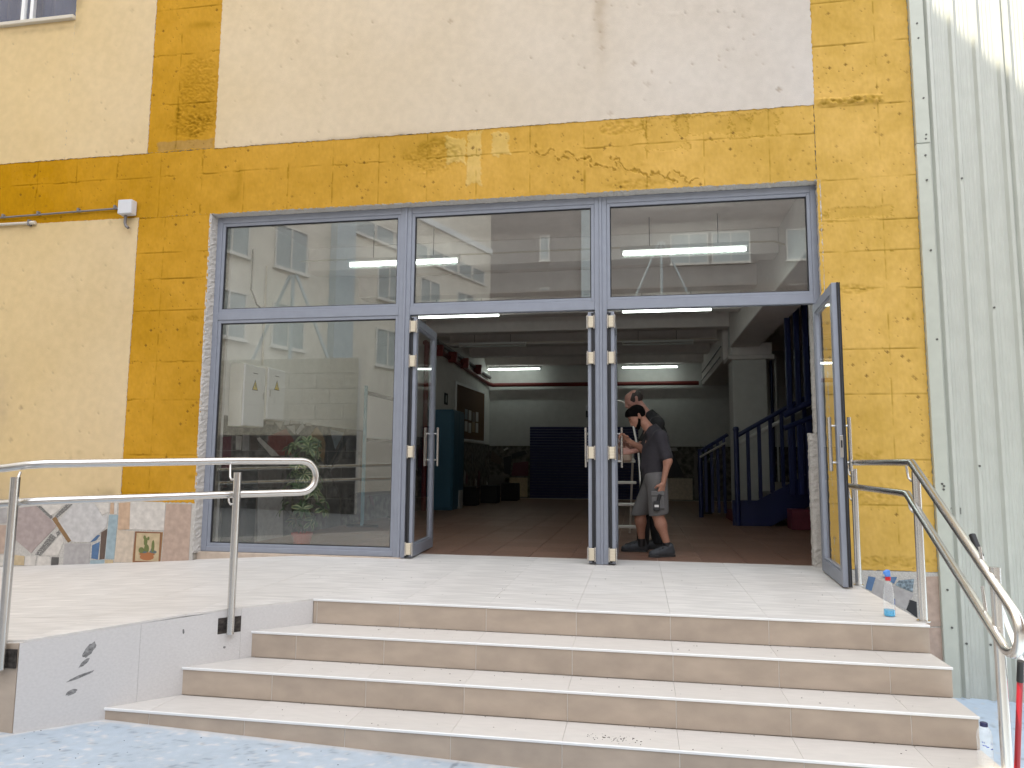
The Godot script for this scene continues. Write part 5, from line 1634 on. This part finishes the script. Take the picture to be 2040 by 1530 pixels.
# head centred at c; f the way the face looks, u up; parts go to the body, hair to its own mesh
func head(b: Body, c: Vector3, f: Vector3, u: Vector3, sc := 1.0) -> void:
	f = f.normalized()
	u = (u - f * u.dot(f)).normalized()
	var s := f.cross(u)
	var P := func(x: float, y: float, z: float) -> Vector3: return c + (s * x + u * y + f * z) * sc
	b.cap(P.call(0, 0.035, -0.028), P.call(0, 0.032, 0.022), 0.084 * sc, 0.074 * sc)
	for q in [-1.0, 1.0]:
		b.cap(P.call(q * 0.018, 0.04, -0.03), P.call(q * 0.016, 0.035, 0.025), 0.068 * sc, 0.056 * sc)
		b.cap(P.call(q * 0.020, -0.02, 0.045), P.call(q * 0.012, -0.072, 0.055), 0.044 * sc, 0.026 * sc)
		b.cap(P.call(q * 0.052, -0.035, 0.0), P.call(q * 0.018, -0.082, 0.052), 0.020 * sc, 0.020 * sc)
		b.cap(P.call(q * 0.076, -0.022, -0.010), P.call(q * 0.083, 0.018, -0.020), 0.010 * sc, 0.013 * sc)
		b.cap(P.call(q * 0.012, 0.016, 0.088), P.call(q * 0.042, 0.014, 0.076), 0.011 * sc, 0.010 * sc)
		b.cap(P.call(q * 0.040, -0.020, 0.068), P.call(q * 0.048, -0.022, 0.055), 0.018 * sc, 0.018 * sc)
	b.cap(P.call(0, 0.008, 0.092), P.call(0, -0.030, 0.112), 0.0085 * sc, 0.0125 * sc)
	b.cap(P.call(-0.010, -0.032, 0.100), P.call(0.010, -0.032, 0.100), 0.010 * sc, 0.010 * sc)
	b.cap(P.call(-0.018, -0.056, 0.082), P.call(0.018, -0.056, 0.082), 0.010 * sc, 0.010 * sc)
	b.cap(P.call(-0.014, -0.066, 0.080), P.call(0.014, -0.066, 0.080), 0.010 * sc, 0.010 * sc)
	b.cap(P.call(0, -0.090, 0.070), P.call(0, -0.094, 0.066), 0.022 * sc, 0.020 * sc)

func skin_mesh(b: Body, hd: Body, hands: Array, m: Material, parent: Node3D) -> void:
	var mb := MB.new()
	b.build(0.012, 55.0, mb)
	hd.build(0.0042, 130.0, mb)
	for h: Body in hands:
		h.build(0.0036, 260.0, mb)
	put("body", mb.mesh(), m, parent)
func garment(called: String, b: Body, k: float, m: Material, parent: Node3D, cell := 0.012) -> void:
	var mb := MB.new()
	b.build(cell, k, mb)
	put(called, mb.mesh(), m, parent)
func shoe(parent: Node3D, heel: Vector3, toe: Vector3, h: float, label := "") -> void:
	var d := (toe - heel)
	d.y = 0
	var L := d.length()
	d = d.normalized()
	var s := d.cross(Vector3.UP)
	var at := heel
	var b := Body.new()
	b.cap(at + d * 0.035 + Vector3(0, 0.055, 0), at + d * 0.05 + Vector3(0, 0.055 + h, 0), 0.036, 0.042)
	b.cap(at + d * 0.04 + Vector3(0, 0.045, 0), at + d * L * 0.62 + Vector3(0, 0.042, 0), 0.038, 0.042)
	b.cap(at + d * 0.10 + Vector3(0, 0.085, 0), at + d * L * 0.60 + Vector3(0, 0.052, 0), 0.034, 0.034)
	b.cap(at + d * L * 0.60 + s * 0.012 + Vector3(0, 0.038, 0), at + d * (L - 0.042) + Vector3(0, 0.036, 0), 0.042, 0.036)
	b.cuts.append([Vector3.DOWN, -0.018])
	garment("shoe", b, 90.0, M["shoe"], parent, 0.006)
	var sl := MB.new()
	var poly := PackedVector2Array()
	for e in [[0.0, 0.0], [0.0, 0.026], [0.03, 0.038], [0.10, 0.037], [0.17, 0.044], [0.23, 0.047], [0.27, 0.036], [0.29, 0.015]]:
		poly.append(Vector2(e[0] / 0.29 * L, e[1]))
	for e in [[0.29, -0.015], [0.27, -0.038], [0.23, -0.045], [0.17, -0.041], [0.10, -0.037], [0.03, -0.038], [0.0, -0.026]]:
		poly.append(Vector2(e[0] / 0.29 * L, e[1]))
	sl.prism(poly, Transform3D(Basis(d, s, Vector3.UP), Vector3(at.x, 0.001, at.z) - d * 0.004), 0.024, 0.004)
	put("shoe_sole", sl.mesh(), M["sole"], parent)
	var st := MB.new()
	for k in 2:
		st.box(at + d * (L * 0.48 + k * 0.045) + Vector3(0, 0.097 - k * 0.016, 0), Vector3(0.026, 0.01, 0.072), 0.003, Basis(d, Vector3.UP, s) * Basis(Vector3.BACK, -0.35))
	put("shoe_strap", st.mesh(), M["sole"], parent)
func eyes(parent: Node3D, c: Vector3, f: Vector3, u: Vector3) -> void:
	f = f.normalized()
	u = (u - f * u.dot(f)).normalized()
	var s := f.cross(u)
	for q in [-1.0, 1.0]:
		var m := MB.new()
		m.lathe([Vector2(0, -0.009), Vector2(0.007, -0.006), Vector2(0.010, 0), Vector2(0.007, 0.006), Vector2(0, 0.009)], c + s * q * 0.030 + u * 0.0005 + f * 0.077, 10)
		put("eye", m.mesh(), M["paper"], parent)
		var br := MB.new()
		br.tube([c + s * q * 0.014 + u * 0.022 + f * 0.099, c + s * q * 0.032 + u * 0.027 + f * 0.092, c + s * q * 0.048 + u * 0.021 + f * 0.080], 0.0042, 6)
		put("eyebrow", br.mesh(), M["hair_black"], parent)

func people() -> void:
	# the younger worker, in front
	var t := thing("person", "person in grey t-shirt and cargo shorts leaning to grip the door leaf handle", "person", Vector3.ZERO, 0.0, "workers at the middle post")
	var hc := Vector3(4.685, 1.485, -0.87)
	var f := Vector3(-0.80, -0.60, 0.10)
	var u := Vector3(-0.58, 0.80, 0.0)
	var b := Body.new()
	var hipN := Vector3(4.88, 0.80, -0.79); var hipF := Vector3(4.86, 0.80, -0.97)
	var kneeN := Vector3(4.885, 0.44, -0.76); var ankN := Vector3(4.985, 0.11, -0.77)
	var kneeF := Vector3(4.700, 0.44, -1.05); var ankF := Vector3(4.715, 0.11, -1.12)
	var shN := Vector3(4.925, 1.265, -0.715); var elN := Vector3(4.995, 1.005, -0.665); var wrN := Vector3(4.945, 0.775, -0.665)
	var shF := Vector3(4.850, 1.265, -1.045); var elF := Vector3(4.745, 1.135, -1.03); var wrF := Vector3(4.585, 1.225, -0.925)
	b.cap(hipN, kneeN, 0.078, 0.055); b.cap(kneeN, kneeN.lerp(ankN, 0.3), 0.052, 0.055); b.cap(kneeN.lerp(ankN, 0.3), ankN, 0.055, 0.034)
	b.cap(hipF, kneeF, 0.078, 0.055); b.cap(kneeF, kneeF.lerp(ankF, 0.3), 0.052, 0.055); b.cap(kneeF.lerp(ankF, 0.3), ankF, 0.055, 0.034)
	b.cap(Vector3(4.87, 0.86, -0.88), Vector3(4.87, 1.18, -0.88), 0.10, 0.11)
	b.cap(shN, shF, 0.055, 0.055)
	b.cap(shN, elN, 0.046, 0.039); b.cap(elN, wrN, 0.039, 0.026)
	b.cap(shF, elF, 0.046, 0.039); b.cap(elF, wrF, 0.039, 0.026)
	b.cap(Vector3(4.855, 1.30, -0.88), hc + Vector3(0.055, -0.045, 0), 0.060, 0.052)
	var hd := Body.new()
	head(hd, hc, f, u, 0.95)
	hd.cap(hc + Vector3(0.05, -0.03, 0), hc + Vector3(0.14, -0.15, 0), 0.050, 0.054)
	var h1 := Body.new()
	hand(h1, wrF, Vector3(-0.75, 0.62, 0.15), Vector3(-0.5, -0.5, 0.75), Vector3(0, 1, 0), 0.75)
	var h2 := Body.new()
	hand(h2, wrN, Vector3(-0.25, -0.95, 0.0), Vector3(-0.55, 0.1, -0.8), Vector3(-1, 0, 0), 0.55)
	skin_mesh(b, hd, [h1, h2], M["skin_tan"], t)
	var ts := Body.new()
	ts.cap(Vector3(4.865, 0.86, -0.88), Vector3(4.875, 1.10, -0.88), 0.135, 0.135)
	ts.cap(Vector3(4.865, 0.90, -0.81), Vector3(4.885, 1.16, -0.79), 0.100, 0.105)
	ts.cap(Vector3(4.865, 0.90, -0.95), Vector3(4.875, 1.16, -0.97), 0.100, 0.105)
	ts.cap(shN + Vector3(0, -0.01, 0), shF + Vector3(0, -0.01, 0), 0.075, 0.075)
	ts.cap(Vector3(4.90, 1.18, -0.88), Vector3(4.865, 1.30, -0.88), 0.115, 0.085)
	ts.cap(Vector3(4.87, 1.28, -0.88), Vector3(4.825, 1.375, -0.88), 0.085, 0.068)
	ts.cap(shN, shN.lerp(elN, 0.80), 0.066, 0.066)
	ts.cap(shF, shF.lerp(elF, 0.75), 0.066, 0.066)
	ts.cap(Vector3(4.77, 0.95, -0.86), Vector3(4.80, 1.12, -0.88), 0.06, 0.06)
	ts.cuts.append([Vector3(0.06, -1, 0.02).normalized(), -0.545])
	var nc := Vector3(-0.45, 0.89, 0).normalized()
	ts.cuts.append([nc, nc.dot(Vector3(4.81, 1.378, -0.88))])
	var en := (elN - shN).normalized()
	garment("tshirt", ts, 60.0, M["shirt_grey"], t)
	var so := Body.new()
	so.cap(Vector3(4.87, 0.83, -0.82), Vector3(4.87, 0.83, -0.94), 0.118, 0.118)
	so.cap(hipN, kneeN.lerp(hipN, -0.06), 0.105, 0.092)
	so.cap(hipF, kneeF.lerp(hipF, -0.06), 0.105, 0.090)
	so.cap(hipN + Vector3(0.02, -0.05, 0), kneeN.lerp(hipN, 0.15) + Vector3(0.03, 0, 0), 0.09, 0.085)
	so.cuts.append([Vector3(0.12, -1, 0).normalized(), 0.155])
	garment("shorts", so, 70.0, M["shorts_grey"], t)
	var pk := MB.new()
	pk.box(Vector3(4.885, 0.585, -0.665), Vector3(0.135, 0.17, 0.03), 0.008, Basis(Vector3.BACK, 0.05))
	pk.box(Vector3(4.885, 0.665, -0.655), Vector3(0.142, 0.05, 0.03), 0.006, Basis(Vector3.BACK, 0.05))
	put("cargo_pocket", pk.mesh(), M["shorts_grey"], t)
	for q in [[ankN, kneeN], [ankF, kneeF]]:
		put("sock", tb([q[0] + Vector3(0, -0.04, 0), (q[0] as Vector3).lerp(q[1], 0.12)], 0.042, 12), M["black"], t)
	shoe(t, Vector3(5.05, 0, -0.80), Vector3(4.785, 0, -0.665), 0.05)
	shoe(t, Vector3(4.775, 0, -1.15), Vector3(4.485, 0, -1.12), 0.05)
	# hair: a cap over the crown, and a beard
	var s := f.normalized().cross((u - f.normalized() * u.dot(f.normalized())).normalized())
	var ff := f.normalized()
	var uu := s.cross(ff)
	var hb := Body.new()
	hb.cap(hc + uu * 0.040 - ff * 0.026, hc + uu * 0.052 + ff * 0.030, 0.088, 0.078)
	hb.cap(hc + uu * 0.054 + ff * 0.0, hc + uu * 0.064 + ff * 0.042, 0.076, 0.056)
	for q in [-1.0, 1.0]:
		hb.cap(hc + uu * 0.040 - ff * 0.03 + s * q * 0.018, hc + uu * 0.05 + ff * 0.03 + s * q * 0.016, 0.070, 0.058)
	hb.cuts.append([(-uu * 0.80 + ff * 0.60).normalized(), (-uu * 0.80 + ff * 0.60).normalized().dot(hc + uu * 0.032 + ff * 0.050)])
	garment("hair", hb, 110.0, M["hair_black"], t, 0.005)
	var bd := Body.new()
	for q in [-1.0, 1.0]:
		bd.cap(hc + s * q * 0.054 - uu * 0.030 + ff * 0.004, hc + s * q * 0.022 - uu * 0.082 + ff * 0.052, 0.0205, 0.0225)
		bd.cap(hc + s * q * 0.022 - uu * 0.082 + ff * 0.052, hc - uu * 0.092 + ff * 0.068, 0.0225, 0.0235)
	garment("beard", bd, 150.0, M["hair_black"], t, 0.0045)
	eyes(t, hc, f, u)
	var tl := thing("hand_tool", "black hand tool held in the grey shirted worker's lowered hand", "tool", Vector3(4.885, 0.60, -0.645), 0.0)
	put("grip", tb([Vector3(0.025, 0.055, 0.0), Vector3(0.0, -0.02, 0.0)], 0.019, 10), M["black"], tl)
	put("tool_body", bx(Vector3(-0.045, -0.115, -0.018), Vector3(0.02, -0.015, 0.022), 0.008), M["black"], tl)
	put("tool_label", bx(Vector3(-0.035, -0.075, 0.022), Vector3(0.01, -0.052, 0.024)), M["paper"], tl)
	# the older worker, behind
	var v := thing("person", "balding person in black t-shirt and black trousers behind the grey shirted worker", "person", Vector3.ZERO, 0.0, "workers at the middle post")
	hc = Vector3(4.645, 1.705, -1.36)
	f = Vector3(-0.90, -0.38, 0.22)
	u = Vector3(-0.36, 0.92, 0.0)
	var c2 := Body.new()
	shN = Vector3(4.905, 1.43, -1.20); elN = Vector3(4.815, 1.16, -1.12); wrN = Vector3(4.60, 1.105, -0.96)
	shF = Vector3(4.86, 1.43, -1.56); elF = Vector3(4.74, 1.20, -1.50); wrF = Vector3(4.575, 1.16, -1.14)
	c2.cap(Vector3(4.85, 0.95, -1.37), Vector3(4.87, 1.30, -1.38), 0.11, 0.12)
	c2.cap(shN, shF, 0.055, 0.055)
	c2.cap(shN, elN, 0.048, 0.040); c2.cap(elN, wrN, 0.040, 0.028)
	c2.cap(shF, elF, 0.048, 0.040); c2.cap(elF, wrF, 0.040, 0.028)
	c2.cap(Vector3(4.85, 1.47, -1.38), hc + Vector3(0.06, -0.05, 0), 0.062, 0.056)
	c2.cap(Vector3(4.83, 0.85, -1.28), Vector3(4.74, 0.45, -1.28), 0.075, 0.05)
	c2.cap(Vector3(4.74, 0.45, -1.28), Vector3(4.73, 0.10, -1.30), 0.05, 0.035)
	c2.cap(Vector3(4.84, 0.85, -1.46), Vector3(4.86, 0.45, -1.45), 0.075, 0.05)
	c2.cap(Vector3(4.86, 0.45, -1.45), Vector3(4.90, 0.10, -1.42), 0.05, 0.035)
	hd = Body.new()
	head(hd, hc, f, u, 1.0)
	hd.cap(hc + Vector3(0.05, -0.03, 0), hc + Vector3(0.13, -0.15, 0), 0.054, 0.058)
	h1 = Body.new()
	hand(h1, wrN, Vector3(-0.9, 0.05, 0.30), Vector3(0.1, -0.25, -0.95), Vector3(0, 1, 0), 0.75)
	h2 = Body.new()
	hand(h2, wrF, Vector3(-0.7, 0.55, 0.4), Vector3(-0.3, -0.5, 0.8), Vector3(0, 1, 0), 0.6)
	skin_mesh(c2, hd, [h1, h2], M["skin_fair"], v)
	var tb2 := Body.new()
	tb2.cap(Vector3(4.85, 0.92, -1.37), Vector3(4.88, 1.24, -1.38), 0.145, 0.145)
	tb2.cap(Vector3(4.85, 0.95, -1.29), Vector3(4.88, 1.30, -1.27), 0.11, 0.11)
	tb2.cap(Vector3(4.85, 0.95, -1.46), Vector3(4.87, 1.30, -1.49), 0.11, 0.11)
	tb2.cap(shN, shF, 0.078, 0.078)
	tb2.cap(Vector3(4.90, 1.32, -1.38), Vector3(4.86, 1.47, -1.38), 0.12, 0.088)
	tb2.cap(Vector3(4.87, 1.46, -1.38), Vector3(4.80, 1.57, -1.37), 0.088, 0.072)
	tb2.cap(shN, shN.lerp(elN, 0.85), 0.070, 0.068)
	tb2.cap(shF, shF.lerp(elF, 0.85), 0.070, 0.068)
	tb2.cuts.append([Vector3(0, -1, 0), -0.86])
	var nk := Vector3(-0.52, 0.85, 0).normalized()
	tb2.cuts.append([nk, nk.dot(Vector3(4.80, 1.575, -1.38))])
	garment("tshirt", tb2, 60.0, M["shirt_black"], v)
	var tr := Body.new()
	tr.cap(Vector3(4.84, 0.88, -1.30), Vector3(4.84, 0.88, -1.44), 0.125, 0.125)
	tr.cap(Vector3(4.83, 0.85, -1.28), Vector3(4.74, 0.45, -1.28), 0.105, 0.080)
	tr.cap(Vector3(4.74, 0.45, -1.28), Vector3(4.73, 0.09, -1.30), 0.080, 0.068)
	tr.cap(Vector3(4.84, 0.85, -1.46), Vector3(4.86, 0.45, -1.45), 0.105, 0.080)
	tr.cap(Vector3(4.86, 0.45, -1.45), Vector3(4.90, 0.09, -1.42), 0.080, 0.068)
	tr.cuts.append([Vector3(0, -1, 0), -0.06])
	garment("trousers", tr, 70.0, M["shirt_black"], v)
	shoe(v, Vector3(4.79, 0, -1.31), Vector3(4.51, 0, -1.28), 0.05)
	shoe(v, Vector3(4.96, 0, -1.43), Vector3(4.68, 0, -1.40), 0.05)
	ff = f.normalized()
	s = ff.cross((u - ff * u.dot(ff)).normalized())
	uu = s.cross(ff)
	var hb2 := Body.new()
	hb2.cap(hc + uu * 0.030 - ff * 0.032, hc + uu * 0.028 + ff * 0.0, 0.0865, 0.083)
	for q in [-1.0, 1.0]:
		hb2.cap(hc + uu * 0.034 - ff * 0.032 + s * q * 0.019, hc + uu * 0.028 + ff * 0.012 + s * q * 0.0185, 0.071, 0.064)
	var n1 := (ff * 0.75 + uu * 0.66).normalized()
	hb2.cuts.append([n1, n1.dot(hc + uu * 0.060 + ff * 0.022)])
	var n2 := (-uu * 0.9 + ff * 0.45).normalized()
	hb2.cuts.append([n2, n2.dot(hc - uu * 0.030 + ff * 0.01)])
	garment("hair", hb2, 130.0, M["hair_brown"], v, 0.005)
	eyes(v, hc, f, u)

# ---------------------------------------------------------------- things left about
func small_things() -> void:
	# spray bottle on the platform corner
	var t := thing("spray_bottle", "clear trigger spray bottle with cyan liquid on the platform corner", "spray bottle", Vector3(6.295, 0.001, 1.96), 0.25)
	var m := MB.new()
	m.lathe([Vector2(0, 0.002), Vector2(0.034, 0.002), Vector2(0.036, 0.012), Vector2(0.034, 0.10), Vector2(0.034, 0.14), Vector2(0.027, 0.185), Vector2(0.016, 0.222), Vector2(0.013, 0.232)], Vector3.ZERO, 24)
	put("bottle", m.mesh(), M["clear_plastic"], t)
	var lq := MB.new()
	lq.lathe([Vector2(0, 0.0035), Vector2(0.0325, 0.0035), Vector2(0.0345, 0.012), Vector2(0.0335, 0.042), Vector2(0, 0.042)], Vector3.ZERO, 24)
	put("liquid", lq.mesh(), M["cyan_liquid"], t)
	var co := MB.new()
	co.lathe([Vector2(0, 0.228), Vector2(0.017, 0.228), Vector2(0.017, 0.252), Vector2(0, 0.252)], Vector3.ZERO, 16)
	put("collar", co.mesh(), M["collar_red"], t)
	var tg := MB.new()
	tg.prism(PackedVector2Array([Vector2(-0.014, 0.252), Vector2(0.014, 0.252), Vector2(0.012, 0.295), Vector2(-0.004, 0.297), Vector2(-0.024, 0.285), Vector2(-0.026, 0.270), Vector2(-0.018, 0.262)]), Transform3D(Basis(), Vector3(0, 0, -0.011)), 0.022, 0.003, true)
	put("trigger_head", tg.mesh(), M["trigger_blue"], t)
	for e in [["tile_grey", 0.115, 0.150, -0.2, 0.75], ["print_blue", 0.075, 0.113, -0.15, 0.75], ["paper", 0.048, 0.073, -0.15, 0.7], ["print_pink", 0.044, 0.058, 0.1, 0.6], ["print_grey", 0.150, 0.172, 0.1, 0.55]]:
		var lb := MB.new()
		for k in 8:
			var a := lerpf(float(e[3]), float(e[3]) + float(e[4]) * 1.2, k / 8.0) + 0.15
			var b := lerpf(float(e[3]), float(e[3]) + float(e[4]) * 1.2, (k + 1) / 8.0) + 0.15
			var r := 0.0355 if e[2] < 0.15 else 0.0335
			lb.quad(Vector3(cos(a) * r, e[1], sin(a) * r), Vector3(cos(b) * r, e[1], sin(b) * r), Vector3(cos(b) * r, e[2], sin(b) * r), Vector3(cos(a) * r, e[2], sin(a) * r), Vector3(cos(a), 0, sin(a)))
		put("label", lb.mesh(), M[e[0]], t)
	# water bottle on the lowest tread
	var w := thing("water_bottle", "small clear water bottle with navy cap on the lowest step", "water bottle", Vector3(6.375, -0.506, 3.04))
	var wm := MB.new()
	var prof: Array = [Vector2(0, 0.003), Vector2(0.028, 0.003), Vector2(0.034, 0.010)]
	for k in 6:
		prof += [Vector2(0.0345, 0.018 + k * 0.013), Vector2(0.0330, 0.0245 + k * 0.013)]
	prof += [Vector2(0.0345, 0.10), Vector2(0.0345, 0.150), Vector2(0.030, 0.172), Vector2(0.020, 0.190), Vector2(0.0145, 0.196)]
	wm.lathe(prof, Vector3.ZERO, 24)
	put("bottle", wm.mesh(), M["clear_plastic"], w)
	var cpm := MB.new()
	cpm.lathe([Vector2(0, 0.194), Vector2(0.0175, 0.194), Vector2(0.0175, 0.211), Vector2(0.014, 0.213), Vector2(0, 0.213)], Vector3.ZERO, 18)
	put("cap", cpm.mesh(), M["cap_navy"], w)
	var ll := MB.new()
	for e in [[1.75, 2.25, 0.108, 0.113], [1.45, 1.8, 0.103, 0.108], [2.0, 2.1, 0.121, 0.128], [2.2, 2.3, 0.122, 0.129], [1.1, 1.17, 0.114, 0.124], [0.85, 0.9, 0.114, 0.122], [0.75, 1.2, 0.092, 0.097]]:
		ll.quad(Vector3(cos(e[0]) * 0.0352, e[2], sin(e[0]) * 0.0352), Vector3(cos(e[1]) * 0.0352, e[2], sin(e[1]) * 0.0352), Vector3(cos(e[1]) * 0.0352, e[3], sin(e[1]) * 0.0352), Vector3(cos(e[0]) * 0.0352, e[3], sin(e[0]) * 0.0352), Vector3(0, 0, 1))
	put("label_print", ll.mesh(), M["print_blue"], w)
	# poles leaning behind the lower end of the railing
	var p := thing("squeegee_pole", "white pole with black grip leaning behind the lower handrail end", "pole")
	var a := Vector3(6.56, 0.575, 2.60)
	var d := (Vector3(6.60, -0.07, 3.02) - a).normalized()
	put("shaft", tb([a + d * 0.09, a + d * 1.62], 0.0125, 10), M["white_paint"], p)
	put("grip", tb([a - d * 0.02, a + d * 0.11], 0.018, 10), M["black"], p)
	var q := thing("broom_pole", "red broom pole with black ferrule standing under the handrail's curved end", "pole")
	var e0 := Vector3(6.53, 0.03, 3.11)
	var e1 := Vector3(6.56, -0.93, 2.86)
	put("shaft", tb([e0.lerp(e1, 0.10), e1], 0.0135, 10), M["pole_red"], q)
	put("ferrule", tb([e0, e0.lerp(e1, 0.11)], 0.0155, 10, ), M["black"], q)

func grit() -> void:
	var rng := RandomNumberGenerator.new()
	rng.seed = 63
	var m := MB.new()
	for k in 520:
		var p := Vector3.ZERO
		var pick := k % 5
		if k < 60:
			p = Vector3(4.55 + rng.randfn(0, 0.10), -0.506, 3.02 + rng.randfn(0, 0.03))
		elif pick < 2:
			p = Vector3(rng.randf_range(1.2, 6.4), 0, rng.randf_range(3.12, 4.2))
			p.z = maxf(p.z, 3.14 + maxf(0.0, 1.5 - p.x) * 1.1)
			p.y = ground_y(p.x, p.z) + 0.0005
		elif pick < 4:
			var s := rng.randi_range(1, 3)
			p = Vector3(rng.randf_range(2.5, 6.4), -0.169 * s + 0.0008, 2.193 + 0.3093 * s - rng.randf_range(0.02, 0.29) * (1.0 if rng.randf() < 0.5 else 0.999))
			if rng.randf() < 0.5:
				p.z = 2.193 + 0.3093 * (s - 1) + rng.randf_range(0.002, 0.02)
		else:
			p = Vector3(rng.randf_range(2.0, 6.4), 0.0008, rng.randf_range(0.1, 2.1))
		var r := rng.randf_range(0.0012, 0.0042)
		var a := rng.randf_range(0, TAU)
		var u := Vector3(cos(a), 0, sin(a)) * r * rng.randf_range(1.0, 2.0)
		var w := Vector3(-sin(a), 0, cos(a)) * r
		var t := p + Vector3(0, r * 0.8, 0)
		for e in [[u, w], [w, -u], [-u, -w], [-w, u]]:
			m.flat(p + e[0], p + e[1], t, Vector3.UP)
	var o := struct("grit", m.mesh(), M["grit"], "dark grit scattered over the steps and the yard")
	o.set_meta("kind", "stuff")

# ----------------------------------------------------------------
const LAMP := 0.018
func _ready() -> void:
	var cam := Camera3D.new()
	cam.name = "camera"
	cam.fov = 56.17
	cam.near = 0.05
	cam.far = 400.0
	add_child(cam)
	cam.transform = Transform3D(Basis(Vector3.UP, 0.1727) * Basis(Vector3.RIGHT, 0.1074) * Basis(Vector3.BACK, 0.0077), Vector3(4.681, 0.9872, 7.1574))
	cam.current = true
	var env := Environment.new()
	env.background_mode = Environment.BG_SKY
	var sky := Sky.new()
	var sm := ProceduralSkyMaterial.new()
	sm.sky_top_color = Color(0.80, 0.81, 0.84)
	sm.sky_horizon_color = Color(0.97, 0.97, 0.965)
	sm.sky_curve = 0.15
	sm.ground_bottom_color = Color(0.5, 0.5, 0.5)
	sm.ground_horizon_color = Color(0.8, 0.8, 0.8)
	sm.sun_angle_max = 20.0
	sky.sky_material = sm
	env.sky = sky
	env.tonemap_mode = Environment.TONE_MAPPER_LINEAR
	env.tonemap_exposure = 4.7
	env.sdfgi_enabled = true
	env.ssao_enabled = true
	env.ssil_enabled = true
	var we := WorldEnvironment.new()
	we.name = "world"
	we.environment = env
	add_child(we)
	var sun := DirectionalLight3D.new()
	sun.name = "sun"
	sun.light_color = Color(1.0, 0.95, 0.86)
	sun.light_energy = 0.65
	sun.light_angular_distance = 0.2
	sun.shadow_enabled = true
	add_child(sun)
	sun.look_at_from_position(Vector3.ZERO, Vector3(1.2, -1.93, -1.0), Vector3.UP)
	materials()
	low.seed = 21; low.frequency = 0.55; low.fractal_octaves = 3
	mid.seed = 22; mid.frequency = 4.0; mid.fractal_octaves = 3
	high.seed = 23; high.frequency = 28.0; high.fractal_octaves = 2
	mat("smear", lin(0.42, 0.415, 0.41), 0.9, 0, "dirty", Vector3.ONE * 9.0)
	ground()
	facade()
	metal_wall()
	deck()
	entrance()
	hall()
	stair()
	yard()
	doors()
	railings()
	lamps()
	hall_things()
	plant()
	people()
	small_things()
	mat("grit", lin(0.07, 0.06, 0.05), 0.9)
	grit()
